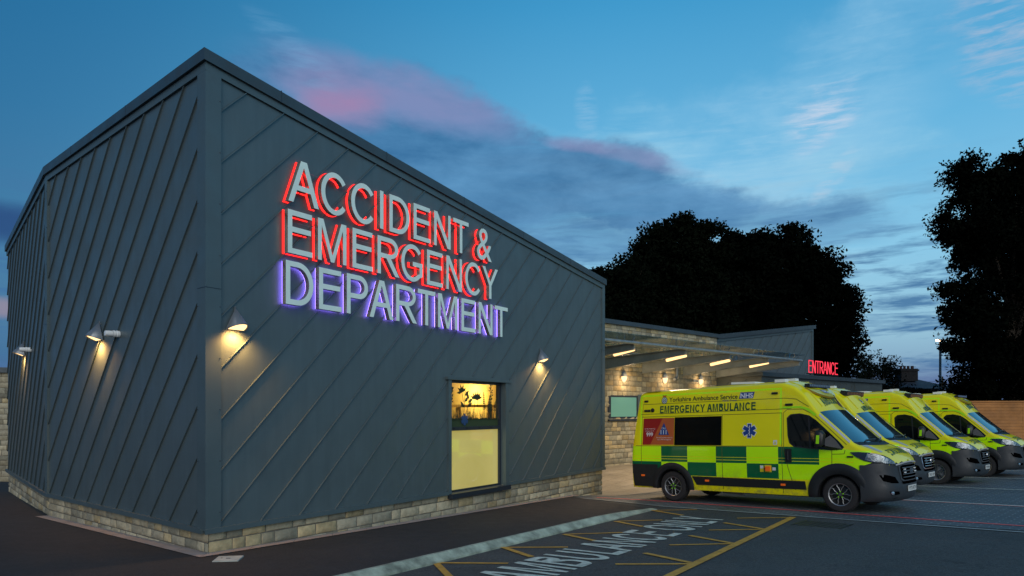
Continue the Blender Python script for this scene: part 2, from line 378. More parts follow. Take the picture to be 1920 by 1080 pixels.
SLAB = paver_mat('buff_paving', (.36,.31,.24), (.30,.26,.20), (.18,.16,.13), 1.2, .6, .012, radians(-47))
pv0 = to_vf(*e1); pvx = pv0[0]
sheet('block_paving', [e0, e1, e2, vf(14, ye), vf(14, 34), vf(-6.4, 34), vf(-6.4, -.2), (2.2, 20.2)], PAVE, dz=.006)
sheet('buff_paving', [vf(-6.4, 34), vf(-26, 34), vf(-26, 4), (-2, 23.6), (2.2, 20.2), vf(-6.4, -.2)], SLAB, dz=.008)
LW = mat('marking_white', (.50, .55, .47), .8, 0, .38, 7.); LR = mat('marking_red', (.85, .10, .09), .7, 0, .25, 9.)
LY = mat('marking_ochre', (.50, .27, .035), .75, 0, .28, 7.); EDGE = mat('edge_kerb_stone', (.30, .34, .33), .8, 0, .2, 4.)
def strip(mb, a, b, w, m, dz, f=hz):
    a = Vector((*a, 0)); b = Vector((*b, 0)); d = (b-a).normalized(); n_ = Vector((-d.y, d.x, 0))*w/2
    map_poly(mb, [tuple((a-n_)[:2]), tuple((b-n_)[:2]), tuple((b+n_)[:2]), tuple((a+n_)[:2])], lambda x, y: (x, y, f(x, y)+dz), m, .5, .5)
mb = MB(); strip(mb, e1, vf(14, ye), .09, EDGE, .013); tag(mb.build('paving_edge'), kind='structure')
mb = MB(); strip(mb, e0, e1, .06, EDGE, .017); tag(mb.build('paving_edge'), kind='structure')
mb = MB()
strip(mb, vf(-6.3, -1.22), vf(14, -1.16), .09, LR, .012)
for yy, a in ((2.26, -6), (6.52, -6), (10.8, -6), (15.1, -6)):
    strip(mb, vf(a, yy), vf(3.5 if yy > 3 else 14, yy), .11, LW, .012)
strip(mb, vf(-6, 2.17), vf(14, 2.17), .05, LR, .0125)
strip(mb, vf(-6.4, -.2), vf(-6.4, 20), .10, EDGE, .016)
tag(mb.build('bay_marking'), kind='structure')
mb = MB()
Vs = [((817,1056),(953,1057),(872,1112)), ((943,1027),(1065,1026.5),(997,1045)), ((1057,1002.5),(1169,999),(1115,1014.5)), ((1153,978),(1242,975.5),(1205,988)), ((1222,957.5),(1307,956),(1281,967)),
      ((1487,971),(1382,972),None), ((1433,993),(1329,994.5),(1358,981)), ((1376,1020),(1255,1022.5),(1293,1005)), ((1304,1058),(1154,1058.5),(1209,1038))]
for i, (v0, a, b) in enumerate(Vs):
    strip(mb, on(*v0), on(*a), .085, LY, .008)
    if b: strip(mb, on(*v0), on(*b), .10, LY, .011)
q0 = Vector((*on(1487,970.5), 0)); q1 = Vector((*on(1256,1081), 0)); q2 = q1+(q1-q0)*.6
strip(mb, q0[:2], q2[:2], .13, LY, .014)
tag(mb.build('zigzag_marking'), kind='structure')
# AMBULANCE ONLY
ad = Vector((.592, .806)).normalized(); upv = Vector((-ad.y, ad.x)); o0 = Vector((-.388, 9.170))-ad*.25-upv*.97
mb = MB(); ll, tot = line_loops('AMBULANCE ONLY', .12)
for ch, x0, lp in ll:
    if not lp: continue
    v, f, nz = curve_mesh(lp); vs = []
    for p in v:
        q = o0+ad*((p[0]+x0)*.748)+upv*(p[1]*1.355); vs.append((q.x, q.y, hz(q.x, q.y)+.009))
    mb.add(vs, f, LW)
tag(mb.build('road_lettering'), kind='structure')
# iron cover in the road
gc = Vector((*on(1545, 984), 0)); IRON = mat('iron', (.035,.04,.042), .5, .6)
mb = MB()
for i in range(8):
    a, b = to_vf(gc.x, gc.y); strip(mb, vf(a-.45+.12*i, b-.35), vf(a-.45+.12*i, b+.35), .05, IRON, .008)
tag(mb.build('gully_grating'), 'dark iron gully grating set in the asphalt in front of the nearest ambulance', 'grating')
# ------------------------------------------------------------------ main building
PL = [(-14.77, 20.4), (-9.72, 14.6), (-4.47, 10.2), (2.69, 20.97), (-1.6, 23.75)]
ZT = [4.80, 5.08, 5.235, 3.94, 3.77]
def off(pts, d):
    out = []
    for i, p in enumerate(pts):
        ns_ = []
        for a, b in ((i-1, i), (i, i+1)):
            if a < 0 or b >= len(pts): continue
            dx, dy = pts[b][0]-pts[a][0], pts[b][1]-pts[a][1]; L = hypot(dx, dy); ns_.append((dy/L, -dx/L))
        if len(ns_) == 1: n0 = ns_[0]; out.append((p[0]+n0[0]*d, p[1]+n0[1]*d))
        else:
            k = 1+ns_[0][0]*ns_[1][0]+ns_[0][1]*ns_[1][1]
            out.append((p[0]+(ns_[0][0]+ns_[1][0])*d/k, p[1]+(ns_[0][1]+ns_[1][1])*d/k))
    return out
def sweep(mb, pts, zt, d0, d1, z0, z1, m):
    A, B = off(pts, d0), off(pts, d1)
    for i in range(len(pts)-1):
        za, zb = zt[i], zt[i+1]
        mb.hexa([(*A[i], za+z0), (*B[i], za+z0), (*B[i+1], zb+z0), (*A[i+1], zb+z0), (*A[i], za+z1), (*B[i], za+z1), (*B[i+1], zb+z1), (*A[i+1], zb+z1)], m)
class Face:
    def __init__(s, a, b, za, zb):
        s.o = Vector((*a, 0)); d = Vector((*b, 0))-s.o; s.L = d.length; s.u = d/s.L; s.za, s.zb = za, zb
        s.n = Vector((s.u.y, -s.u.x, 0))
    def P(s, t, z, d=0.): return s.o+s.u*t+s.n*d+Vector((0, 0, z))
    def top(s, t): return s.za+(s.zb-s.za)*t/s.L
F2 = Face(PL[0], PL[1], ZT[0], ZT[1]); F1 = Face(PL[1], PL[2], ZT[1], ZT[2]); FR = Face(PL[2], PL[3], ZT[2], ZT[3]); FB = Face(PL[3], PL[4], ZT[3], ZT[4])
ZP = -1.79
bld = empty('clad_building', (-4.47, 10.2, -2.1)); BI = Matrix.Translation((4.47, -10.2, 2.1))
tag(bld, 'tall dark grey standing-seam metal clad building with angled corner and low stone plinth', 'building')
def bp(mb, name, parent=bld, **k):
    o = mb.build(name, parent, **k)
    if parent == bld: o.matrix_parent_inverse = BI
    return o
def seams(mb, F, c0, sl, sp, holes=(), d=.05, h=.028, w=.011, z0=ZP+.0, ztd=.25, t0=.02, t1=None, m=CLAD):
    t1 = t1 or F.L-.02
    nrm = sqrt(1+sl*sl)
    for k in range(-60, 60):
        c = c0+k*sp*1.; segs = []; cur = None; n_ = 1200
        for i in range(n_+1):
            t = t0+(t1-t0)*i/n_; z = c+sl*t
            ok = z0 < z < F.top(t)-ztd and not any(a-.0 < t < b and q < z < r for a, b, q, r in holes)
            if ok:
                if cur is None: cur = [t, t]
                cur[1] = t
            elif cur: segs.append(cur); cur = None
        if cur: segs.append(cur)
        for a, b in segs:
            if b-a < .03: continue
            dx, dz = w/2*sl/nrm, w/2/nrm
            pa, pb = (a, c+sl*a), (b, c+sl*b)
            q = [F.P(pa[0]+dx, pa[1]-dz, d-.01), F.P(pb[0]+dx, pb[1]-dz, d-.01), F.P(pb[0]-dx, pb[1]+dz, d-.01), F.P(pa[0]-dx, pa[1]+dz, d-.01)]
            r = [F.P(pa[0]+dx, pa[1]-dz, d+h), F.P(pb[0]+dx, pb[1]-dz, d+h), F.P(pb[0]-dx, pb[1]+dz, d+h), F.P(pa[0]-dx, pa[1]+dz, d+h)]
            mb.hexa(q+r, m)
WT0, WT1, WZ0, WZ1 = 5.60, 7.66, -1.80, .64
def wallq(mb, F, t0, t1, za, zb, d=.05, m=CLAD):   # zb None -> sloping top
    mb.poly([F.P(t0, za, d), F.P(t1, za, d), F.P(t1, F.top(t1)-.2 if zb is None else zb, d), F.P(t0, F.top(t0)-.2 if zb is None else zb, d)], m)
mb = MB()
wallq(mb, F2, 0, F2.L, ZP, None); seams(mb, F2, 4.10, 1.1, .763)
wallq(mb, F1, 0, F1.L, ZP, None)
# seam through the point (.2 m from the corner, z 3.86), rising toward the corner
seams(mb, F1, 3.86-1.1*(F1.L-.2), 1.1, .763, t1=F1.L-.03)
wallq(mb, FR, 0, WT0, ZP, None); wallq(mb, FR, WT1, FR.L, ZP, None); wallq(mb, FR, WT0, WT1, WZ1, None)
seams(mb, FR, 4.27, 1.0, .763, holes=[(WT0-.12, WT1+.22, WZ0-.3, WZ1+.1)], t0=.03, t1=FR.L-.015)
wallq(mb, FB, 0, FB.L, ZP, None)
bp(mb, 'wall')
# fascia, coping, corner trims, base flashing
mb = MB(); sweep(mb, PL, ZT, -.35, .13, -.17, 0, COPE); 
mb2 = MB(); sweep(mb2, PL, ZT, .0, .088, -.295, -.172, TRIM)
cp = bp(mb, 'coping')
for F, ts in ((FR, [2.4*i+1.2 for i in range(5)]), (F1, [1.6, 4.2]), (F2, [2.5, 5.])):
    for t in ts:
        z = F.top(t); mb3 = MB(); mb3.hexa([F.P(t-.006, z-.174, .11), F.P(t-.006, z-.174, .133), F.P(t+.006, z-.174, .133), F.P(t+.006, z-.174, .11), F.P(t-.006, z+.003, .11), F.P(t-.006, z+.003, .133), F.P(t+.006, z+.003, .133), F.P(t+.006, z+.003, .11)], NAVY); mb3.build('coping_joint', cp)
bp(mb2, 'fascia')
mb = MB(); A, B = off(PL, -.3), None
mb.poly([(x, y, z-.06) for (x, y), z in zip(A, ZT)]+[(-11, 28, 3.9)], COPE); bp(mb, 'roof')
def corner_trim(i, wl, wr, m=TRIM, dd=.09):
    mb = MB(); p = PL[i]; Fa, Fb_ = (F2, F1, FR, FB)[i-1], (F2, F1, FR, FB)[i]
    a = off([PL[i-1], PL[i], PL[i+1]], dd)[1]; c = off([PL[i-1], PL[i], PL[i+1]], .02)[1]
    z0, z1 = ZP+.02, ZT[i]-.27
    if i == 2: z1 = ZT[i]-.30
    for F, t, w in ((Fa, Fa.L, -wl), (Fb_, 0, wr)):
        e = F.P(t+w, 0, dd); e2_ = F.P(t+w, 0, .02); zt = F.top(t+w)-(.30)
        mb.hexa([(c[0], c[1], z0), (e2_.x, e2_.y, z0), (e.x, e.y, z0), (a[0], a[1], z0), (c[0], c[1], z1), (e2_.x, e2_.y, zt), (e.x, e.y, zt), (a[0], a[1], z1)], m)
        for k in range(9):
            z = z0+.25+k*.76
            if z > min(z1, zt)-.1: break
            q = F.P(t+w*.86, z, dd); mb.box(q+F.n*.002, (.012, .012, .012), NAVY)
        if w: # horizontal joint
            q0_, q1_ = F.P(t+w, 1.78, dd+.001), Vector((a[0], a[1], 1.78))+F.n*.001
            mb.hexa([q0_, q1_, q1_+F.n*.002, q0_+F.n*.002]+[q+Vector((0, 0, .01)) for q in (q0_, q1_, q1_+F.n*.002, q0_+F.n*.002)], NAVY)
    bp(mb, 'corner_trim')
corner_trim(1, .09, .09); corner_trim(2, .15, .155); corner_trim(3, .08, .08)
mb = MB()
sweep(mb, PL[:3], [ZP]*3, .0, .115, -.025, .05, TRIM)
a = PL[2]; pw = FR.P(WT0-.10, 0); pw2 = FR.P(WT1+.14, 0)
sub = off(PL, .115)[2], off(PL, .0)[2]
for (A_, B_) in (((sub[1], sub[0]), (FR.P(WT0-.10, 0, 0)[:2], FR.P(WT0-.10, 0, .115)[:2])), ((FR.P(WT1+.14, 0, 0)[:2], FR.P(WT1+.14, 0, .115)[:2]), (FR.P(FR.L+.1, 0, 0)[:2], FR.P(FR.L+.1, 0, .115)[:2]))):
    mb.hexa([(*A_[0], ZP-.025), (*A_[1], ZP-.025), (*B_[1], ZP-.025), (*B_[0], ZP-.025), (*A_[0], ZP+.05), (*A_[1], ZP+.05), (*B_[1], ZP+.05), (*B_[0], ZP+.05)], TRIM)
bp(mb, 'base_flashing')
# stones
def stones(mb, F, t0, t1, z0, z1, hmin, hmax, lmin, lmax, bul, hole=(), d=.03, cols=((.42,.365,.25),(.36,.32,.23),(.47,.41,.28),(.31,.285,.21),(.44,.35,.20))):
    rs = random.Random(int(t0*10+z0*100+F.L*7)); z = z1; g = .007
    while z > z0:
        hh = rs.uniform(hmin, hmax); t = t0; zb = z-hh
        while t < t1-.001:
            L = rs.uniform(lmin, lmax); e = min(t+L, t1)
            if t1-e < lmin*.5: e = t1
            if not any(a < (t+e)/2 < b and q < (z+zb)/2 < r for a, b, q, r in hole):
                c0 = rs.choice(cols); k = rs.uniform(.60, 1.10); c = tuple(x*k for x in c0)
                us = [0, .06, .35, .65, .94, 1]; vs_ = [0, .10, .5, .9, 1]; P = []
                tl = rs.uniform(-.3, .3)*bul
                for v in vs_:
                    for u in us:
                        edge = min(min(u, 1-u)*4*(e-t)/.3, min(v, 1-v)*4, 1); bb = bul*(sqrt(max(0, edge)))+(rs.uniform(-.3, .3)*bul+tl*(u-.5) if 0 < u < 1 and 0 < v < 1 else 0)
                        jt = rs.uniform(-.004, .004)
                        P.append(F.P(t+g+(e-t-2*g)*u+jt, zb+g+(hh-2*g)*v+rs.uniform(-.003, .003), d-.012+bb))
                a = len(us)
                mb.add(P, [(j*a+i, j*a+i+1, (j+1)*a+i+1, (j+1)*a+i) for j in range(len(vs_)-1) for i in range(a-1)], STONE, c)
            t = e
        z = zb
mb = MB()
for F in (F2, F1, FR, FB):
    wlo = -2.62
    mb.poly([F.P(0, -3, .012), F.P(F.L, -3, .012), F.P(F.L, ZP, .012), F.P(0, ZP, .012)], MORTAR)
stones(mb, F2, 0, F2.L+.02, -2.55, ZP, .14, .20, .22, .5, .028)
stones(mb, F1, -.02, F1.L+.045, -2.45, ZP, .14, .20, .22, .5, .028)
stones(mb, FR, -.012, FR.L+.04, -2.75, ZP, .14, .20, .22, .55, .028, hole=[(WT0-.08, WT1+.12, ZP-.10, 0)])
stones(mb, FB, 0, FB.L, -2.8, ZP, .16, .2, .25, .5, .02)
bp(mb, 'plinth', smooth=True)
# window
win = empty('window'); win.parent = bld; win.matrix_parent_inverse = BI
mb = MB()
def fbox(mb, F, t0, t1, z0, z1, d0, d1, m):
    mb.hexa([F.P(t0, z0, d0), F.P(t1, z0, d0), F.P(t1, z0, d1), F.P(t0, z0, d1), F.P(t0, z1, d0), F.P(t1, z1, d0), F.P(t1, z1, d1), F.P(t0, z1, d1)], m)
fbox(mb, FR, WT0-.10, WT0, WZ0, WZ1+.0, -.14, .10, TRIM); fbox(mb, FR, WT1, WT1+.14, WZ0, WZ1, -.14, .10, TRIM)
fbox(mb, FR, WT0-.16, WT1+.22, WZ1, WZ1+.06, -.14, .13, TRIM); 
fbox(mb, FR, WT0, WT0+.045, WZ0+.045, WZ1-.055, -.14, -.04, NAVY); fbox(mb, FR, WT1-.07, WT1, WZ0+.045, WZ1-.055, -.14, -.04, NAVY)
fbox(mb, FR, WT0, WT1, WZ0, WZ0+.045, -.14, -.04, NAVY); fbox(mb, FR, WT0, WT1, WZ1-.055, WZ1, -.14, -.04, NAVY)
ZM = -.42
fbox(mb, FR, WT0+.045, WT1-.07, ZM-.04, ZM+.04, -.14, -.025, NAVY)
for i in range(4): fbox(mb, FR, WT0+.22+i*.46, WT0+.26+i*.46, ZM+.0, ZM+.02, -.02, -.010, BLACK); fbox(mb, FR, WT0+.22+i*.46, WT0+.26+i*.46, WZ0+.012, WZ0+.03, -.038, -.028, BLACK)
mb.build('frame', win)
mb = MB(); fbox(mb, FR, WT0-.06, WT1+.12, WZ0-.10, WZ0, -.1, .17, NAVY); mb.build('sill', win)
GL = glass('window_glass', (.93, .95, .9), .08)
mb = MB(); fbox(mb, FR, WT0+.04, WT1-.065, ZM+.035, WZ1-.05, -.10, -.09, GL); mb.build('pane', win)
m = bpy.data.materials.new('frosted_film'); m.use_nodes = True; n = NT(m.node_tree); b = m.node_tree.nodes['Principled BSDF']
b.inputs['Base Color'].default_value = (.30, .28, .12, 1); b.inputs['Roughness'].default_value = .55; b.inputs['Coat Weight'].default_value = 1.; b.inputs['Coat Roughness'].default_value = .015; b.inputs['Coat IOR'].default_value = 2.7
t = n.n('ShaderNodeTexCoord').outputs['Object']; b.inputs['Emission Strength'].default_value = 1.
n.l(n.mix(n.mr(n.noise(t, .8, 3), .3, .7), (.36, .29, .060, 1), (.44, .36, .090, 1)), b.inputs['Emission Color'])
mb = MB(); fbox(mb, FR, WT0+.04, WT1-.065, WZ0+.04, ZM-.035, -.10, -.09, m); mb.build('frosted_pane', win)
# plant silhouettes stuck on the upper pane
VIN = mat('vinyl_dark', (.02, .035, .012), .7); VG = mat('vinyl_green', (.035, .055, .018), .7)
mb = MB(); rs = random.Random(3); ly = [0]
gz0 = ZM+.04; gt0, gt1 = WT0+.045, WT1-.07
def vpoly(pts, m):
    ly[0] += 1; d = -.088+ly[0]*.00004; mb.poly([FR.P(t, z, d) for t, z in pts], m)
def leaf(t, z, L, w, a):
    vpoly([(t, z), (t+L*.45*cos(a)-w*sin(a), z+L*.45*sin(a)+w*cos(a)), (t+L*cos(a), z+L*sin(a)), (t+L*.45*cos(a)+w*sin(a), z+L*.45*sin(a)-w*cos(a))], VIN)
top = [(gt0, gz0)]+[(gt1, gz0)]; nn = 40
top += [(gt1-(gt1-gt0)*i/nn, gz0+.17+rs.uniform(-.02, .03)) for i in range(nn+1)]
vpoly(top, VG)
def stem(t, z0, L, a, w=.010, kind=0):
    x, z = t, z0; k = 14
    for i in range(k):
        dx, dz_ = L/k*sin(a), L/k*cos(a); a += rs.uniform(-.05, .05)
        vpoly([(x-w, z), (x+w, z), (x+dx+w*.9, z+dz_), (x+dx-w*.9, z+dz_)], VIN); x += dx; z += dz_
        if kind == 1 and i > 3:
            for s_ in (-1, 1): leaf(x, z, .10*(1.2-i/k), .012, pi/2-a+s_*.9)
        if kind == 2 and i > 6:
            for s_ in range(3): leaf(x+rs.uniform(-.04, .04), z, .07, .022, rs.uniform(0, pi))
        if kind == 3 and i in (4, 7, 10): leaf(x, z, .20, .045, pi/2-a+rs.choice((-1, 1))*.8)
    if kind == 0:
        for s_ in range(-2, 3): leaf(x, z, .19, .034, pi/2-a+s_*.65)
for t in (.05, .11, .16): stem(gt0+t, gz0+.15, rs.uniform(.65, .82), rs.uniform(-.06, .10), kind=2)
stem(gt0+.62, gz0+.2, .62, .02, kind=3); stem(gt0+.60, gz0+.55, .22, -.25, kind=0); stem(gt0+.72, gz0+.3, .42, .3, kind=3); stem(gt0+.95, gz0+.2, .42, .25, kind=0); stem(gt0+1.12, gz0+.45, .18, .1, kind=0)
for t in (1.5, 1.58, 1.66, 1.74, 1.4): stem(gt0+t, gz0+.15, rs.uniform(.35, .66), rs.uniform(-.2, .2), kind=1)
stem(gt0+1.62, gz0+.2, .72, -.05, kind=2)
for i in range(190):
    t = gt0+rs.uniform(.02, gt1-gt0-.05); stem2 = rs.uniform(.10, .40); a = rs.uniform(-.35, .35)
    vpoly([(t-.006, gz0+.15), (t+.006, gz0+.15), (t+sin(a)*stem2, gz0+.15+cos(a)*stem2)], VIN)
def star(cx, cz, r, w, put, m, n=6):
    for k in range(3):
        a = k*pi/3; c, s_ = cos(a), sin(a)
        put([(cx+x*c-y*s_, cz+x*s_+y*c) for x, y in ((-w, -r), (w, -r), (w, r), (-w, r))], m, k)
VB = mat('vinyl_blue', (.02, .06, .16), .6)
def pv_(pts, m, k): vpoly([tuple(p) for p in pts], m)
star(gt0+.62, gz0+.16, .13, .04, pv_, VB)
mb.build('plant_decal', win)
# room behind the window
OCH = mat('room_wall', (.62, .46, .16), .9); WOOD = mat('room_wood', (.35, .22, .08), .6)
mb = MB(); t0, t1, d0, d1 = WT0-.7, WT1+5.2, -3.2, -.16
P = lambda t, z, d: FR.P(t, z, d)
zf, zc = -1.95, .95
mb.poly([P(t0, zf, d0), P(t1, zf, d0), P(t1, zc, d0), P(t0, zc, d0)], OCH); mb.poly([P(t0, zf, d0), P(t0, zf, d1), P(t0, zc, d1), P(t0, zc, d0)], OCH)
mb.poly([P(t1, zf, d0), P(t1, zf, d1), P(t1, zc, d1), P(t1, zc, d0)], OCH); mb.poly([P(t0, zf, d0), P(t1, zf, d0), P(t1, zf, d1), P(t0, zf, d1)], WOOD)
mb.poly([P(t0, zc, d0), P(t1, zc, d0), P(t1, zc, d1), P(t0, zc, d1)], OCH)
mb.poly([P(t0, zf, d1), P(WT0-.02, zf, d1), P(WT0-.02, zc, d1), P(t0, zc, d1)], OCH); mb.poly([P(WT1+.02, zf, d1), P(t1, zf, d1), P(t1, zc, d1), P(WT1+.02, zc, d1)], OCH)
mb.poly([P(WT0-.02, WZ1+.02, d1), P(WT1+.02, WZ1+.02, d1), P(WT1+.02, zc, d1), P(WT0-.02, zc, d1)], OCH)
fbox(mb, FR, 7.9, 7.98, zf, .06, -1.6, -1.5, WOOD); fbox(mb, FR, 9.3, 9.38, zf, .06, -1.6, -1.5, WOOD); fbox(mb, FR, 7.85, 9.45, .06, .13, -1.8, -1.4, WOOD)
bp(mb, 'room_interior')
def lamp(name, kind, loc, e, col=(1., .62, .28), size=.05, rot=None, parent=None, **k):
    l = bpy.data.lights.new(name, kind); l.energy = e; l.color = col
    if kind in ('POINT', 'SPOT'): l.shadow_soft_size = size
    for a, v in k.items(): setattr(l, a, v)
    o = bpy.data.objects.new(name, l); COL.objects.link(o); o.location = loc
    if rot is not None: o.rotation_euler = rot
    if parent is not None: o.parent = parent; 
    return o
lamp('ceiling_light', 'POINT', FR.P(7.4, .75, -1.4), 30, (1., .78, .38), .10, parent=win)
lamp('room_light', 'POINT', FR.P(10.9, .50, -2.75), 75, (1., .78, .36), .10, parent=win)
# ------------------------------------------------------------------ sign on the wall
FACE = mat('letter_face', (.76, .90, .82), .5, 0, .06, 4.); BRONZE = mat('letter_return', (.50, .43, .37), .25, .85, .25, 5.)
RED = emis('red_wall_glow', (1., .018, .016), 2.6); PUR = emis('violet_led', (.30, .18, 1.), 7.)
sign = empty('illuminated_sign', FR.P(1.25, 1.69, .05)); SI = Matrix.Translation(-FR.P(1.25, 1.69, .05))
tag(sign, 'raised metal letters reading ACCIDENT & EMERGENCY DEPARTMENT lit red and violet from behind', 'sign')
CAP = .705
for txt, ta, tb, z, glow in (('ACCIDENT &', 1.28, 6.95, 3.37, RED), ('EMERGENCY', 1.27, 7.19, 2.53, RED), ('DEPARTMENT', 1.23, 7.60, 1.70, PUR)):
    ll, tot = line_loops(txt); lsb = {'A': .0, 'E': .079, 'D': .078}[txt[0]]; rsb = {'&': .03, 'Y': .007, 'T': .02}[txt[-1]]
    sc = (tb-ta)/(tot-lsb-rsb); sy = CAP/H
    for ch, x0, lp in ll:
        if ch == ' ': continue
        def place(v, d): return FR.P(ta+(x0+v[0]-lsb)*sc, z+v[1]*sy, d+v[2])
        def get(th, of):
            if ch == '&':
                v, f, nz = text_mesh('&', 1., th, of); k = H/max(p[1] for p in v); xs = [p[0] for p in v]; kx = .60/(max(xs)-min(xs))
                return [((p[0]-min(xs))*kx+.03, p[1]*k, p[2]) for p in v], f, nz
            return curve_mesh(lp, th, of)
        v, f, nz = get(.09, 0.)
        mb = MB(); ff = [[], []]
        for face, q in zip(f, nz): ff[0 if abs(q) > .5 else 1].append(face)
        vs = [place(p, .150) for p in v]; mb.add(vs, ff[0], FACE); mb.add(vs, ff[1], BRONZE)
        bm_ = mb.build('letter', sign, clean=True); bm_.matrix_parent_inverse = SI
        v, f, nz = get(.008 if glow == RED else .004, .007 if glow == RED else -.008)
        mb = MB(); mb.add([place(p, .066 if glow == RED else .092) for p in v], f, glow); h_ = mb.build('halo', bm_, clean=True)  # red halo: glowing letter-shaped plate stands in for light cast on the wall
mb = MB()
for a, b, z in ((1.6, 6.8, 3.93), (1.5, 6.9, 3.05), (1.6, 7.3, 2.2)): mb.tube([FR.P(a, z, .15), FR.P(b, z, .15)], .004, GREYL, 5)
o = mb.build('cable', sign); o.matrix_parent_inverse = SI
# ------------------------------------------------------------------ wall lamps
WARM = emis('lamp_glow', (1., .62, .27), 2.2)
def wall_lamp():
    e = empty('wall_lamp'); mb = MB(); n_ = 20; R, Hh, dz = .155, .33, .085
    # quarter-cone shade: apex on the wall, sloped open mouth. local: y = outward, z up
    ring = []
    for i in range(n_+1):
        a = pi*i/n_; ring.append((R*cos(a), .02+R*1.5*sin(a), dz*sin(a)*.95))
    ap = (0, .03, Hh)
    for i in range(n_): mb.poly([ring[i], ring[i+1], ap], GREYL)
    mb.poly([ring[0], ap, ring[-1]], GREYL)
    rim = [(x*.99, y*.99, z-.018) for x, y, z in ring]
    for i in range(n_): mb.poly([rim[i], rim[i+1], ring[i+1], ring[i]], GREYL)
    mb.tube([(0, .01, Hh-.04), (0, .03, Hh+.02)], .012, GREYL, 6)
    mb.build('shade', e, smooth=True, clean=True)
    mb = MB(); dsk = [(x*.86, .035+(y-.02)*.86, z-.004) for x, y, z in ring]; c = (0, .1, .0)
    mb.poly(dsk, WARM); mb.build('lens', e)
    lamp('lamp_light', 'SPOT', (0, .15, -.02), 115., (1., .48, .13), .06, (radians(-10), 0, 0), e, spot_size=radians(150), spot_blend=.9)
    return e
wl = wall_lamp(); first = True
for F, t, z, lab in ((FR, .40, 1.21, 'lit grey cone wall lamp on the front corner just right of the corner trim'),
                     (FR, 9.30, 1.24, 'lit grey cone wall lamp right of the lettering near the stone annex'),
                     (F1, 6.85-3.95, 1.27, 'lit grey cone wall lamp on the narrow left face between the two corner trims'),
                     (F2, 3.9, 1.36, 'lit grey cone wall lamp on the far left face nearest the picture edge')):
    o = wl if first else copy_tree(wl); first = False
    p = F.P(t, z, .05); o.location = p; o.rotation_euler = (0, 0, atan2(F.n.y, F.n.x)-pi/2)
    tag(o, lab, 'wall lamp', 'cone wall lamps on the clad building')
def sensor():
    e = empty('wall_camera'); mb = MB(); mb.lathe([(0, .0), (.058, .005), (.062, .05), (.055, .055), (.055, .075), (.062, .08), (.060, .12)], WHITE, axis='Y', n=16)
    mb.build('base', e, smooth=True); mb = MB(); mb.lathe([(.052, .12), (.052, .20), (.045, .235), (0, .24)], WHITE, axis='Y', n=16); mb.build('housing', e, smooth=True); return e
sn = sensor()
for i, (F, t, z, lab) in enumerate(((F1, 6.85-3.10, 1.32, 'white cylindrical camera sticking out right of the middle wall lamp'), (F2, 5.15, 1.42, 'white cylindrical camera beside the far left wall lamp'))):
    o = sn if i == 0 else copy_tree(sn); o.location = F.P(t, z, .05); o.rotation_euler = (0, 0, atan2(F.n.y, F.n.x)-pi/2)
    tag(o, lab, 'camera', 'white cylinders on the left faces')
# ------------------------------------------------------------------ footway, kerb, base strip
k0 = Vector((*on(727, 1080), 0)); k1 = Vector((*on(1233, 955), 0)); kd = (k1-k0).normalized(); kn = Vector((-kd.y, kd.x, 0))
kB = k0-kd*14; fb = [tuple((kB+kn*.178)[:2]), tuple((k1+kn*.178)[:2]), e0, tuple(FR.P(FR.L-1.6, 0, .0)[:2]), tuple(FR.P(0, 0, -.1)[:2])]
inner = off(PL, -.1)
foot = [tuple((kB+kn*.178)[:2]), tuple((k1+kn*.178)[:2]), e0, tuple(FR.P(11.0, 0, -.1)[:2]), inner[2], inner[1], inner[0], (-17, 24), (-40, 30), (-40, 2), (-16, -8)]
sheet('footway', foot, FOOTM, f=hf, dz=.0)
KERB = mat('kerb_concrete', (.265, .31, .245), .85, 0, .6, 3.4, .004, 30.)
mb = MB(); Lk = (k1-kB).length; ts = [i*.9 for i in range(int(Lk/.9))]+[Lk]
for a, b in zip(ts[:-1], ts[1:]):
    def ring(t):
        p = kB+kd*t; fade = min(1, max(0, (Lk-t)/2.0)); r = []
        for off_, hgt in ((0, -.05), (0.0, .03), (.10, .100), (.115, .118), (.18, .118), (.185, -.05)):
            q = p+kn*off_; zr = hz(q.x, q.y); zt = max(zr+.012+.105*fade, hf(q.x, q.y)+.006); top_ = (zt-zr); r.append((q.x, q.y, zr+(hgt/.118*top_ if hgt > 0 else -.05)))
        return r
    A_, B_ = ring(a+.0015), ring(b-.0015)
    mb.add(A_+B_, [(i, i+1, 7+i, 6+i) for i in range(5)], KERB)
tag(mb.build('kerb'), kind='structure')
PINK = mat('base_paving', (.30, .25, .225), .85, 0, .15, 3., .003, 30.)
mb = MB(); A_, B_ = off(PL[:4], .0), off(PL[:4], .27)
def lerp(p, q, t): return (p[0]+(q[0]-p[0])*t, p[1]+(q[1]-p[1])*t)
for i, a, b in ((1, .0, 1), (2, 0, .86)):
    P4 = [lerp(A_[i], A_[i+1], a), lerp(B_[i], B_[i+1], a), lerp(B_[i], B_[i+1], b), lerp(A_[i], A_[i+1], b)]
    k = 9 if i == 1 else 14
    for j in range(k):
        Lp = hypot(P4[3][0]-P4[0][0], P4[3][1]-P4[0][1]); u0, u1 = j/k, (j+1)/k-.006/Lp
        q = [lerp(P4[0], P4[3], u0), lerp(P4[1], P4[2], u0), lerp(P4[1], P4[2], u1), lerp(P4[0], P4[3], u1)]
        map_poly(mb, q, lambda x, y: (x, y, hf(x, y)+.012), PINK, .5, .5)
tag(mb.build('base_paving'), kind='structure')
cv = on(428, 1049, foot0); mb = MB(); CB = mat('cover_concrete', (.38, .40, .36), .8, 0, .2, 6.)
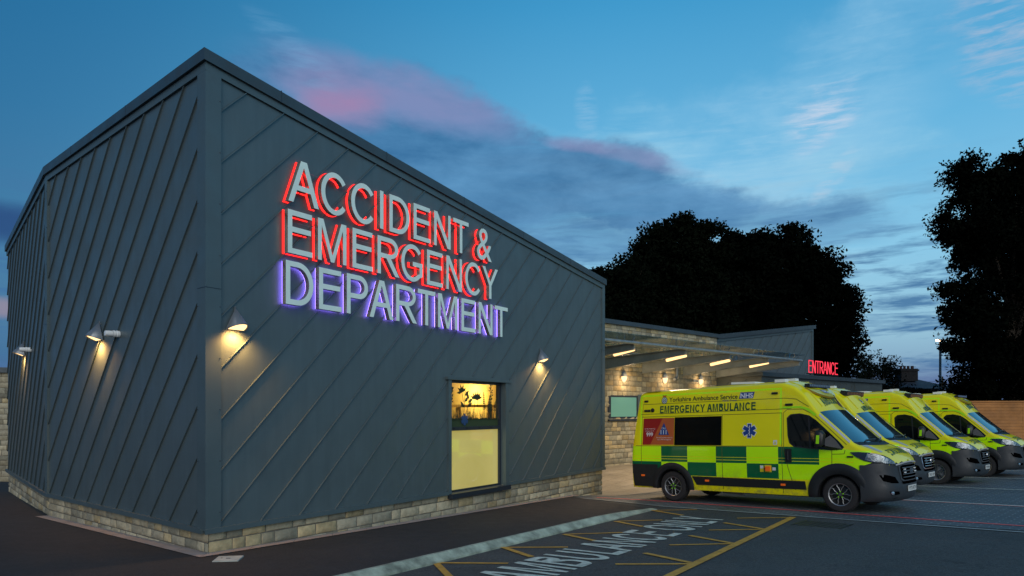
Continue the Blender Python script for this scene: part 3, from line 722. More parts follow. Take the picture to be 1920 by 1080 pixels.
mb.box((cv[0], cv[1], foot0(*cv)+.006), (.34, .34, .02), CB, Matrix.Rotation(.15, 3, 'Z')); mb.box((cv[0], cv[1], foot0(*cv)+.018), (.06, .02, .004), BLACK); mb.box((cv[0]-.1, cv[1]+.02, foot0(*cv)+.018), (.02, .02, .004), BLACK)
tag(mb.build('access_cover'), 'small pale square cover in the dark footway at the building corner', 'cover')
# ------------------------------------------------------------------ stone annex, clad block, low block, canopy
SW0 = Vector((4.24, 29, 0)); SU = Vector((.733, .68, 0)).normalized(); SN = Vector((SU.y, -SU.x, 0))
s_a = SW0-SU*8.4; s_b = SW0+SU*8.1
FS = Face(s_a[:2], s_b[:2], 3.66, 3.56)
annex = tag(empty('stone_annex', (4.24, 29, -2.5)), 'pale coursed stone block wing with metal coping behind the glass canopy', 'building')
mb = MB(); mb.poly([FS.P(0, -3, .0), FS.P(FS.L, -3, .0), FS.P(FS.L, FS.zb, .0), FS.P(0, FS.za, .0)], MORTAR)
tw0, tw1 = 8.4-.35, 8.4+1.62; zw0, zw1 = -.38, .60
stones(mb, FS, 7.0, FS.L, -2.9, 3.62, .165, .235, .25, .55, .022, hole=[(tw0, tw1, zw0, zw1)], d=.03)
FE = Face(FS.P(FS.L, 0)[:2], (FS.P(FS.L, 0)-SN*6)[:2], 3.56, 3.5)
mb.poly([FE.P(0, -3, .0), FE.P(6, -3, .0), FE.P(6, 3.5, .0), FE.P(0, 3.56, .0)], MORTAR)
o = mb.build('wall', annex, smooth=True); o.matrix_parent_inverse = annex.matrix_world.inverted() if False else Matrix.Translation((-4.24, -29, 2.5))
AI = Matrix.Translation((-4.24, -29, 2.5))
mb = MB(); fbox(mb, FS, 5, FS.L+.12, 3.56, 3.74, -.3, .16, COPE); mb.poly([FS.P(5, 3.6, -.2), FS.P(FS.L, 3.6, -.2), FS.P(FS.L, 3.6, -9), FS.P(5, 3.6, -9)], COPE)
o = mb.build('roof', annex); o.matrix_parent_inverse = AI
TEAL = mat('blind_glass', (.13, .33, .27), .3, 0, 0, 2., emit=(.10, .28, .21), es=.22, coat=.6)
w2 = MB(); fbox(w2, FS, tw0, tw1, zw0, zw1, -.02, .035, NAVY)
w2.hexa([FS.P(tw1+.0, zw0-.05, .0), FS.P(tw1+.25, zw0-.05, .0), FS.P(tw1+.25, zw0-.05, .06), FS.P(tw1, zw0-.05, .06), FS.P(tw1, zw1+.05, 0), FS.P(tw1+.25, zw1+.05, 0), FS.P(tw1+.25, zw1+.05, .06), FS.P(tw1, zw1+.05, .06)], TRIM)
fr = w2.build('window', annex); fr.matrix_parent_inverse = AI
w2 = MB(); fbox(w2, FS, tw0+.15, tw1-.10, zw0+.08, zw1-.08, .035, .042, TEAL); w2.build('pane', fr)
o = MB(); fbox(o, FS, tw0-.05, tw1+.25, zw0-.10, zw0-.02, 0, .12, NAVY); o.build('sill', fr)
# clad block
FC = Face(s_b[:2], (s_b+SU*10.9)[:2], 3.74, 5.10)
blk = tag(empty('clad_block', (s_b.x, s_b.y, -2.5)), 'grey standing-seam clad block rising behind the canopy with sloping roof edge', 'building'); CI = Matrix.Translation((-s_b.x, -s_b.y, 2.5))
mb = MB(); mb.poly([FC.P(0, -3, 0), FC.P(FC.L, -3, 0), FC.P(FC.L, FC.zb-.1, 0), FC.P(0, FC.za-.1, 0)], CLAD)
seams(mb, FC, 0, 1.0, .85, d=.0, h=.03, w=.02, z0=-2.5, ztd=.3)
fe = FC.P(FC.L, 0); mb.poly([fe+Vector((0,0,-3)), fe-SN*8+Vector((0,0,-3)), fe-SN*8+Vector((0,0,5.0)), fe+Vector((0,0,5.0))], CLAD)
o = mb.build('wall', blk); o.matrix_parent_inverse = CI
mb = MB()
def slopebox(mb, F, t0, t1, z0, z1, d0, d1, m):
    a, b = F.top(t0), F.top(t1)
    mb.hexa([F.P(t0, a+z0, d0), F.P(t1, b+z0, d0), F.P(t1, b+z0, d1), F.P(t0, a+z0, d1), F.P(t0, a+z1, d0), F.P(t1, b+z1, d0), F.P(t1, b+z1, d1), F.P(t0, a+z1, d1)], m)
slopebox(mb, FC, -.05, FC.L+.15, -.22, 0, -.3, .15, COPE); slopebox(mb, FC, 0, FC.L+.02, -.36, -.222, .0, .06, TRIM)
mb.poly([FC.P(0, FC.za-.05, -.2), FC.P(FC.L, FC.zb-.05, -.2), FC.P(FC.L, FC.zb-.05, -8), FC.P(0, FC.za-.05, -8)], COPE)
o = mb.build('roof', blk); o.matrix_parent_inverse = CI
mb = MB(); fbox(mb, FC, FC.L-.12, FC.L+.03, -2.8, FC.zb-.365, .0, .05, TRIM); o = mb.build('corner_trim', blk); o.matrix_parent_inverse = CI
# low block
L0 = s_b+Vector((0, 0, 0)); L1_ = L0+SN*2.37; FLa = Face(L0[:2], L1_[:2], 1.75, 1.75); FLb = Face(L1_[:2], (L1_+SU*15.4)[:2], 1.76, 1.80)
low = tag(empty('low_block', (L1_.x, L1_.y, -2.3)), 'low flat-roofed grey clad entrance block behind the ambulances', 'building'); LI = Matrix.Translation((-L1_.x, -L1_.y, 2.3))
LPL = [tuple((L0+SU*.12)[:2]), tuple(L1_[:2]), tuple((L1_+SU*15.4)[:2]), tuple((L1_+SU*15.4-SN*6)[:2])]
LOWM = mat('low_block_cladding', (.070, .085, .085), .5, .2, .1, 1.)
mb = MB()
for F in (FLa, FLb, Face(LPL[2], LPL[3], 1.8, 1.8)): mb.poly([F.P(0, -3, 0), F.P(F.L, -3, 0), F.P(F.L, F.zb-.05, 0), F.P(0, F.za-.05, 0)], LOWM)
seams(mb, FLb, 0, .9, .75, d=0., h=.03, w=.02, z0=-2.4, ztd=.3, t1=11.0, m=LOWM); seams(mb, FLa, 0, .9, .75, d=0., h=.03, w=.02, z0=-2.4, ztd=.3, m=LOWM)
fbox(mb, FLb, 11.05, 11.15, -2.5, 1.6, 0, .04, LOWM)
o = mb.build('wall', low); o.matrix_parent_inverse = LI
mb = MB(); sweep(mb, LPL, [1.78, 1.78, 1.82, 1.82], -.5, .15, -.20, 0, COPE)
mb.poly([(*LPL[0], 1.74), (*LPL[1], 1.74), (*LPL[2], 1.74), (*LPL[3], 1.74)], COPE); o = mb.build('roof', low); o.matrix_parent_inverse = LI
# ENTRANCE sign on the roof edge
ers = emis('entrance_red', (1., .05, .09), 1.15)
es_ = empty('entrance_sign', FLb.P(5.05, 1.82, .0)); tag(es_, 'glowing red ENTRANCE letters standing on the low block roof edge', 'sign')
EI = Matrix.Translation(-FLb.P(5.05, 1.82, .0)); ll, tot = line_loops('ENTRANCE', .060); wdt = 3.75
for ch, x0, lp in ll:
    v, f, nz = curve_mesh(lp, .025); mb = MB(); vs = [FLb.P(4.95+(x0+p[0])*wdt/tot, 1.93+p[1]*.66/H, .02+p[2]) for p in v]
    mb.add(vs, f, ers); o = mb.build('letter', es_, clean=True); o.matrix_parent_inverse = EI
mb = MB(); fbox(mb, FLb, 4.9, 4.9+wdt+.1, 1.86, 1.90, -.05, .06, BLACK)
for t in (5.2, 6.8, 8.3): fbox(mb, FLb, t, t+.04, 1.78, 1.86, -.03, .03, BLACK)
o = mb.build('rail', es_); o.matrix_parent_inverse = EI
# canopy
TP = FS.P(FS.L-.1, 0, 0)  # root of last beam
can = tag(empty('glass_canopy', (SW0.x, SW0.y, 2.0)), 'glass canopy on tapering grey steel beams with a front tube beside the stone wall', 'canopy'); KI = Matrix.Translation((-SW0.x, -SW0.y, -2.0))
def cp_(t, s_, z): return FS.P(t, z, s_)
def tat(px, s_, ):   # wall parameter of the column px at distance s_ from the wall
    k = (px-960)/1300; o_ = FS.P(0, 0, s_); return (k*o_.y-o_.x)/(SU.x-k*SU.y)
SB = 4.25
tips = [tat(px, SB) for px in (1189, 1286, 1369, 1441, 1499)]
STB = mat('beam_paint', (.24, .26, .25), .5, .2, .2, 2.)
for t in tips:
    mb = MB(); w = .05
    for dt0, dt1, z0a, z0b, z1a, z1b in ((-.012, .012, 1.60, 2.02, 2.02, 2.20), (-w*1.4, w*1.4, 2.022, 2.202, 2.045, 2.225), (-w*1.4, w*1.4, 1.575, 1.995, 1.598, 2.018)):
        mb.hexa([cp_(t+dt0, .04, z0a), cp_(t+dt1, .04, z0a), cp_(t+dt1, SB, z0b), cp_(t+dt0, SB, z0b), cp_(t+dt0, .04, z1a), cp_(t+dt1, .04, z1a), cp_(t+dt1, SB, z1b), cp_(t+dt0, SB, z1b)], STB)
    o = mb.build('beam', can); o.matrix_parent_inverse = KI
mb = MB(); mb.tube([cp_(tips[0]-5, SB+.06, 2.21), cp_(tips[-1]+.1, SB+.06, 2.21)], .055, STEEL, 10); mb.tube([cp_(tips[0]-5, 1.9, 2.16), cp_(tips[-1]+.1, 1.9, 2.16)], .03, STEEL, 8)
o = mb.build('tube', can, smooth=True); o.matrix_parent_inverse = KI
CG = glass('canopy_glass', (.62, .72, .70), .22)
ge = [tips[0]-5]+[(tips[0]+tips[1])/2, (tips[1]+tips[2])/2, (tips[2]+tips[3])/2, (tips[3]+tips[4])/2]+[tips[-1]+.2]
zg = lambda s_: 2.355+.022*s_
for a, b in zip(ge[:-1], ge[1:]):
    mb = MB(); s0, s1 = .1, SB+.22
    mb.hexa([cp_(a+.01, s0, zg(s0)), cp_(b-.01, s0, zg(s0)), cp_(b-.01, s1, zg(s1)), cp_(a+.01, s1, zg(s1)), cp_(a+.01, s0, zg(s0)+.02), cp_(b-.01, s0, zg(s0)+.02), cp_(b-.01, s1, zg(s1)+.02), cp_(a+.01, s1, zg(s1)+.02)], CG)
    o = mb.build('glass_panel', can); o.matrix_parent_inverse = KI
for t in tips:
    for s_ in (1.2, SB-.35):
        mb = MB(); zb = 2.08+.04*s_
        for a in (-.22, .22):
            for c in (-.22, .22): mb.tube([cp_(t, s_, zb-.02), cp_(t+a*.6, s_+c*.6, zb+.02), cp_(t+a, s_+c, zg(s_+c)-.0)], .013, CHROME, 6)
        o = mb.build('spider_fitting', can); o.matrix_parent_inverse = KI
# strip lights under the canopy
def strip_light():
    e = empty('strip_light'); mb = MB(); mb.box((0, 0, .035), (.09, .9, .03), GREYL); mb.build('housing', e)
    mb = MB(); mb.tube([(0, -.43, 0), (0, .43, 0)], .062, emis('strip_glow', (1., .60, .25), 2.0), 10); mb.build('tube', e, smooth=True)
    lamp('strip_glow_light', 'AREA', (0, 0, -.09), 95., (1., .72, .42), parent=e, shape='RECTANGLE', size=.1, size_y=.85)
    return e
sl = strip_light(); lpx = (1170, 1268, 1350, 1423); lpy = (660, 671, 679.5, 683.5)
for i, (px, py) in enumerate(zip(lpx, lpy)):
    s_ = SB-.75; t = tat(px, s_); p = cp_(t, s_, 0); z = (768-py)/1300*p.y
    o = sl if i == 0 else copy_tree(sl); o.location = (p.x, p.y, z); o.rotation_euler = (radians(9), 0, atan2(SN.y, SN.x)-pi/2)
    tag(o, ('warm strip light under the canopy closest to the clad building', 'warm strip light second from the clad building under the canopy', 'warm strip light third from the clad building under the canopy', 'warm strip light under the canopy tip furthest from the clad building')[i], 'strip light', 'strip lights under the canopy')
# bulkhead lamps
def bulk():
    e = empty('bulkhead_lamp'); mb = MB(); us = [pi*i/10 for i in range(11)]
    def el_(a, r, w, h_): return (w*cos(a), .0, h_*sin(a))
    for top_, m_, nm in ((1, GREYL, 'hood'), (0, emis('bulkhead_glow', (1., .62, .32), 2.0), 'diffuser')):
        mb = MB()
        def fn(u, v):
            a = pi*u if top_ else -pi*u
            k = cos(v*pi/2); k2 = 1.06 if top_ else 1.
            return (.16*k2*cos(a)*k, .12*k2*sin(v*pi/2)+.01, .24*k2*sin(a)*k)
        mb.grid(fn, [i/16 for i in range(17)], [i/8 for i in range(9)], m_); mb.build(nm, e, smooth=True)
    lamp('bulkhead_light', 'POINT', (0, .34, -.15), 26., (1., .68, .36), .08, parent=e)
    return e
bk = bulk()
for i, (px, py) in enumerate(((1167, 706), (1244, 709), (1311, 712))):
    k = (px-960)/1300; t = (k*FS.o.y-FS.o.x)/(SU.x-k*SU.y); p = FS.P(t, 0, .06); z = (768-py)/1300*p.y
    o = bk if i == 0 else copy_tree(bk); o.location = (p.x, p.y, z); o.rotation_euler = (0, 0, atan2(SN.y, SN.x)-pi/2)
    tag(o, ('oval bulkhead lamp on the stone wall above the green window', 'oval bulkhead lamp on the stone wall beside the bent grey pipe', 'oval bulkhead lamp on the stone wall next to the tiny white camera')[i], 'wall lamp', 'oval lamps on the stone wall')
def wp(px, py, d):
    k = (px-960)/1300; t = (k*FS.o.y-FS.o.x)/(SU.x-k*SU.y); p = FS.P(t, 0, d); return Vector((p.x, p.y, (768-py)/1300*p.y))
mb = MB(); mb.tube([wp(1265, 690, .12), wp(1265, 703, .12), wp(1263, 709, .13), wp(1259, 711, .16)], .07, GREYL, 10); tag(mb.build('bent_pipe', smooth=True), 'short bent grey pipe on the stone wall under the canopy', 'pipe')
mb = MB(); p = wp(1299, 714, .1); mb.box(p, (.1, .1, .1), WHITE); mb.tube([p+SN*.02, p+SN*.25+Vector((0,0,-.05))], .05, WHITE, 8); tag(mb.build('security_camera', smooth=True), 'tiny white security camera on the stone wall between two oval lamps', 'camera')
# far-left stone building
FL = Face((-30, 27), (-15.5, 31), 1.7, 1.7); lf_ = tag(empty('stone_outbuilding', (-20, 29, -2.5)), 'low coursed stone building with dark coping behind the far left face', 'building'); OI = Matrix.Translation((20, -29, 2.5))
mb = MB(); mb.poly([FL.P(0, -3.2, 0), FL.P(FL.L, -3.2, 0), FL.P(FL.L, 1.6, 0), FL.P(0, 1.6, 0)], MORTAR); stones(mb, FL, 5., FL.L, -2.9, 1.6, .18, .25, .28, .6, .022)
o = mb.build('wall', lf_, smooth=True); o.matrix_parent_inverse = OI
mb = MB(); fbox(mb, FL, 0, FL.L, 1.56, 1.78, -.3, .15, COPE); mb.poly([FL.P(0, 1.7, -.2), FL.P(FL.L, 1.7, -.2), FL.P(FL.L, 1.7, -7), FL.P(0, 1.7, -7)], COPE); o = mb.build('roof', lf_); o.matrix_parent_inverse = OI
# ------------------------------------------------------------------ ambulances
def bodymat():
    m = bpy.data.materials.new('livery_paint'); m.use_nodes = True; n = NT(m.node_tree); b = m.node_tree.nodes['Principled BSDF']
    t = n.n('ShaderNodeTexCoord').outputs['Object']; s_ = n.n('ShaderNodeSeparateXYZ'); n.l(t, s_.inputs[0]); x, y, z = s_.outputs
    YEL = (.78, .72, .002, 1); LIM = (.54, .97, .001, 1); GRN = (.0, .115, .040, 1)
    x0, x1 = -5.3, 1.1; f = lambda v: (v-x0)/(x1-x0)
    xn = n.mr(x, x0, x1)
    st = [(0, 0), (-4.36, 1), (-3.61, 0), (-2.84, 1), (-2.05, 0), (-1.30, 1), (-.42, 0)]
    up = n.ramp(xn, [(0 if i == 0 else f(p), (c, c, c, 1)) for i, (p, c) in enumerate(st)], 'CONSTANT')
    fwd = n.m('GREATER_THAN', x, -1.30)
    lo = n.m('MULTIPLY', n.m('SUBTRACT', 1., up), n.m('SUBTRACT', 1., fwd))
    isup = n.m('GREATER_THAN', z, n.mr(x, -4.9, -.4, .985, .99))
    g = n.m('ADD', n.m('MULTIPLY', up, isup), n.m('MULTIPLY', lo, n.m('SUBTRACT', 1., isup)))
    chk = n.mix(g, LIM, GRN)
    band = n.m('MULTIPLY', n.m('LESS_THAN', z, n.mr(x, -.3, .35, 1.375, 1.30)), n.m('GREATER_THAN', z, .655))
    band = n.m('MULTIPLY', band, n.m('MULTIPLY', n.m('GREATER_THAN', n.m('ABSOLUTE', y), .80), n.m('LESS_THAN', x, .62)))
    # thin lime outline stripes on the upper body
    def rect(xa, xb, za, zb): return n.m('MULTIPLY', n.m('MULTIPLY', n.m('GREATER_THAN', x, xa), n.m('LESS_THAN', x, xb)), n.m('MULTIPLY', n.m('GREATER_THAN', z, za), n.m('LESS_THAN', z, zb)))
    sd_ = n.m('GREATER_THAN', n.m('ABSOLUTE', y), .6)
    ol = n.m('MAXIMUM', rect(-4.93, -1.22, 2.655, 2.70), n.m('MAXIMUM', rect(-1.265, -1.22, 1.42, 2.655), rect(-5.0, -4.955, 1.42, 2.70)))
    ol = n.m('MULTIPLY', ol, sd_)
    # mouldings and panel joints
    ln = n.m('MULTIPLY', n.m('LESS_THAN', n.m('ABSOLUTE', n.m('SUBTRACT', z, 1.055)), .006), n.m('LESS_THAN', x, .3))
    ln = n.m('MAXIMUM', ln, n.m('LESS_THAN', n.m('ABSOLUTE', n.m('SUBTRACT', z, 1.12)), .005))
    col = n.mix(band, YEL, chk); col = n.mix(n.m('MULTIPLY', band, ln), col, YEL); col = n.mix(ol, col, LIM)
    nz_ = n.noise(t, 1.3, 4); v = n.mr(nz_, .3, .7, .95, 1.04); dn = n.noise(t, 5., 6, .7); dirt = n.m('MULTIPLY', n.mr(z, .95, .35, 0., .75), n.mr(dn, .45, .72))
    dc = n.mix(dirt, n.mix(1., col, n.comb(v, v, v), 'MULTIPLY'), (.10, .095, .06, 1)); n.l(dc, b.inputs['Base Color']); n.l(n.mr(dirt, 0., .6, .32, .7), b.inputs['Roughness'])
    b.inputs['Roughness'].default_value = .35; b.inputs['Coat Weight'].default_value = .5; b.inputs['Coat Roughness'].default_value = .05; b.inputs['Specular IOR Level'].default_value = .25
    return m
BODY = bodymat(); LIMEM = mat('lime_film', (.36, .80, .003), .4); GREENT = mat('green_text', (.0, .07, .025), .4); DGT = mat('dark_text', (.005, .02, .015), .4)
BLUE = mat('badge_blue', (.003, .045, .22), .4); WHT = mat('badge_white', (.62, .66, .68), .4); REDM = mat('poster_red', (.28, .008, .006), .4); ORM = mat('poster_orange', (.42, .095, .022), .4)
SGL = mat('vehicle_glass', (.004, .006, .007), .03, 0, spec=.35); WGL = mat('windscreen_glass', (.035, .055, .060), .02, 0, spec=1., coat=1.); WGL.node_tree.nodes['Principled BSDF'].inputs['Coat IOR'].default_value = 2.6
PRIV = mat('privacy_glass', (.004, .005, .005), .10, spec=.08); SILV = mat('silver_film', (.45, .47, .48), .35, .2); AMB = mat('amber_lens', (.75, .13, .01), .3, emit=(.8, .12, .01), es=.12)
REDL = mat('rear_lens', (.35, .01, .01), .2); BODYP = mat('bumper_plastic', (.022, .026, .030), .55, 0, .08, 3., .0006, 400.); PLATE = mat('number_plate', (.62, .64, .60), .4)
SEAM = mat('panel_gap', (.12, .11, .01), .8); YELP = mat('yellow_paint', (.62, .56, .012), .35, coat=.7); NUT = mat('nut_green', (.25, .7, .02), .4)
VOID = mat('dark_opening', (.0015, .0015, .0018), .95, spec=0.); RIMM = mat('rim_alloy', (.30, .31, .32), .38, .7)
ip = np.interp
ZW = ([.28, .34, .6, 1.0, 1.35, 1.45, 2.1, 2.7], [.975, 1.0, 1.02, 1.03, 1.025, 1.01, .955, .90])
TX = ([-5.4, -5.25, -5.1, .35, .5, .65, .78, .88, .95, 1.0, 1.04], [.965, .985, 1., 1., .98, .94, .88, .80, .72, .62, .50])
EX = ([-5.3, -4.9, -3, -1.2, -.95, -.72, -.55, -.42, -.30, 0, .30, .42, .52, .7, .85, .95, 1.04], [2.74, 2.78, 2.80, 2.81, 2.72, 2.52, 2.29, 2.12, 2.01, 1.73, 1.44, 1.385, 1.35, 1.27, 1.19, 1.10, .99])
CX_ = ([-5.3, -4.9, -1.3, -1.1, -.9, -.72, -.55, -.42, -.30, 0, .30, .42, .52, .7, .85, .95, 1.04], [2.78, 2.83, 2.87, 2.86, 2.79, 2.66, 2.47, 2.31, 2.18, 1.88, 1.60, 1.49, 1.42, 1.345, 1.26, 1.17, 1.05])
RR = .09
def wid(x, z): return ip(z, *ZW)*ip(x, *TX)
def rearshift(x, z): return max(0, (-4.85-x)/.4)*.24*max(0, (z-1.0)/1.75)**1.3 if x < -4.85 else 0
def side(x, z, sg=-1, e=0.): return (x+rearshift(x, z), sg*(wid(x, z)+e), z)
def topz(x, y):
    k = wid(x, ip(x, *EX))-RR; E_, C_ = ip(x, *EX), ip(x, *CX_); return E_+(C_-E_)*(1-min(1, (y/k)**2))
def top_(x, y, e=0.): return (x, y, topz(x, y)+e)
def cornr(x, a, sg=-1, e=0.):
    E_ = ip(x, *EX); w = wid(x, E_-RR); return (x, sg*(w-RR+(RR+e)*cos(a)), E_-RR+(RR+e)*sin(a))
def van(label, x, y, variant, plate, first=None):
    pass
def make_body(mb):
    xs = sorted(set([round(-5.25+.07*i, 3) for i in range(75)]+[0, .07, .14, .21, .28, .35, .42, .49, .56, .63, .7, .76, .82, .87, .91, .95, .98, 1.01, 1.04]+[-.9, -.8, -.72, -.6, -.5, -.42, -.36, -.3, -.2, -.1]))
    nz_ = 22; P = []; idx = {}
    for x in xs:
        E_ = ip(x, *EX); zs = [.30+(E_-RR-.30)*j/nz_ for j in range(nz_+1)]; half = [side(x, z, 1) for z in zs]
        half += [cornr(x, a, 1) for a in (pi/8, pi/4, 3*pi/8)]
        k = wid(x, E_-RR)-RR
        half += [(x+rearshift(x, E_), k*q, topz(x, k*q*.9999)) for q in (1., .85, .65, .4, .2, 0)]
        half = [(p[0] if i <= nz_ else p[0]+(rearshift(x, E_) if i <= nz_+3 else 0), p[1], p[2]) for i, p in enumerate(half)]
        P.append(half+[(p[0], -p[1], p[2]) for p in half[-2::-1]])
    n_ = len(P[0]); vs = [p for r in P for p in r]; fs = []
    for i in range(len(xs)-1):
        for j in range(n_-1):
            c = [vs[i*n_+j], vs[i*n_+j+1], vs[(i+1)*n_+j+1], vs[(i+1)*n_+j]]
            mx = sum(p[0] for p in c)/4; mz = sum(p[2] for p in c)/4; my = abs(sum(p[1] for p in c)/4)
            if my > .8 and any((mx-wx)**2+(mz-.37)**2 < .47**2 for wx in (0, -4.035)): continue
            if mx > .52 and mz < ip(mx, [.52, .80, .95, 1.04], [.90, .97, 1.02, 1.045]): continue
            fs.append((i*n_+j, i*n_+j+1, (i+1)*n_+j+1, (i+1)*n_+j))
    mb.add(vs, fs, BODY); mb.poly(P[0][::-1], BODY); mb.grid(lambda u, v: (1.04-.10*v, .50*u*(1-.05*v), ip(1.04, *CX_)-(ip(1.04, *CX_)-ip(1.04, *EX))*u*u-.06*v), [i/8-1 for i in range(17)], [0, .5, 1], BODY)
    mb.grid(lambda u, v: (u, v*.95, .31), [-5.2, -4.5], [-1, 1], BLACK); mb.grid(lambda u, v: (u, v*.95, .31), [-3.5, -.5], [-1, 1], BLACK); mb.grid(lambda u, v: (u, v*.75, .33), [-5.2, 1.], [-1, 1], BLACK)
VANP = {}
def lettering(txt, fn, x0, x1, z0, h_, m, parent, name='lettering', bold=None, my=False, e=0.):
    mb = MB()
    if my:
        ll, tot = line_loops(txt, .155); k = (x1-x0)/tot
        for ch, c0, lp in ll:
            if not lp: continue
            v, f, _ = curve_mesh(lp); mb.add([fn(x0+(c0+p[0])*k, z0+p[1]/H*h_) for p in v], f, m)
    else:
        v, f, _ = text_mesh(txt, 1., 0, bold or 0.); xs = [p[0] for p in v]; a, b = min(xs), max(xs); k = (x1-x0)/(b-a)
        mb.add([fn(x0+(p[0]-a)*k, z0+p[1]/.73*h_) for p in v], f, m)
    return mb.build(name, parent)
def wheel_mesh(sg, parent, x, alloy):
    mb = MB(); c = (0, 0, 0); w = .115
    mb.lathe([(.20, -w*sg*.2), (.235, sg*w*.96), (.30, sg*w*1.04), (.345, sg*w*.98), (.365, sg*w*.75), (.372, sg*w*.3), (.372, -sg*w*.6), (.36, -sg*w), (.24, -sg*w)], RUB, axis='Y', n=40)
    for i in range(48):
        a = 2*pi*i/48
        mb.box((.371*cos(a), sg*w*.55, .371*sin(a)), (.02, w*.5, .012), RUB, Matrix.Rotation(-a, 3, 'Y'))
    wh = mb.build('wheel', parent, smooth=True); wh.location = (x, sg*.90, .37)
    mb = MB(); f0 = sg*w*.62
    mb.lathe([(0, f0-.03*sg), (.19, f0-.045*sg), (.225, f0-.0*sg), (.237, sg*w*.93)], BLACK if alloy else GREYL, axis='Y', n=32)
    mb.lathe([(.222, sg*w*.90), (.240, sg*w*.99), (.237, sg*w*.80)], RIMM, axis='Y', n=32)
    ns_ = 5 if alloy else 5
    for k in range(ns_):
        a = 2*pi*k/ns_+pi/2; q = lambda r, t, d=0.: ((r*cos(a)-t*sin(a)), f0+d*sg, (r*sin(a)+t*cos(a)))
        if alloy:
            for s_ in (-1, 1):
                pts = [(.075, .012*s_), (.13, .030*s_), (.165, .062*s_), (.205, .070*s_), (.222, .05*s_)]
                mb.tube([q(r, t, .012) for r, t in pts], [.007, .008, .008, .008, .007], RIMM, 6)
        else:
            for s_ in (-1, 1): mb.hexa([q(.06, s_*.012-.014, -.01), q(.06, s_*.012+.014, -.01), q(.225, s_*.045+.018, -.01), q(.225, s_*.045-.018, -.01), q(.06, s_*.012-.014, .02), q(.06, s_*.012+.014, .02), q(.225, s_*.045+.018, .03), q(.225, s_*.045-.018, .03)], CHROME)
    mb.lathe([(0, f0+.03*sg), (.035, f0+.03*sg), (.04, f0)], GUN, axis='Y', n=16)
    for k in range(5):
        a = 2*pi*k/5+pi/2; p = (.062*cos(a), f0+.022*sg, .062*sin(a)); mb.box(p, (.022, .02, .022), NUT if alloy else GUN, Matrix.Rotation(-a, 3, 'Y'))
    mb.build('rim', wh, smooth=True)
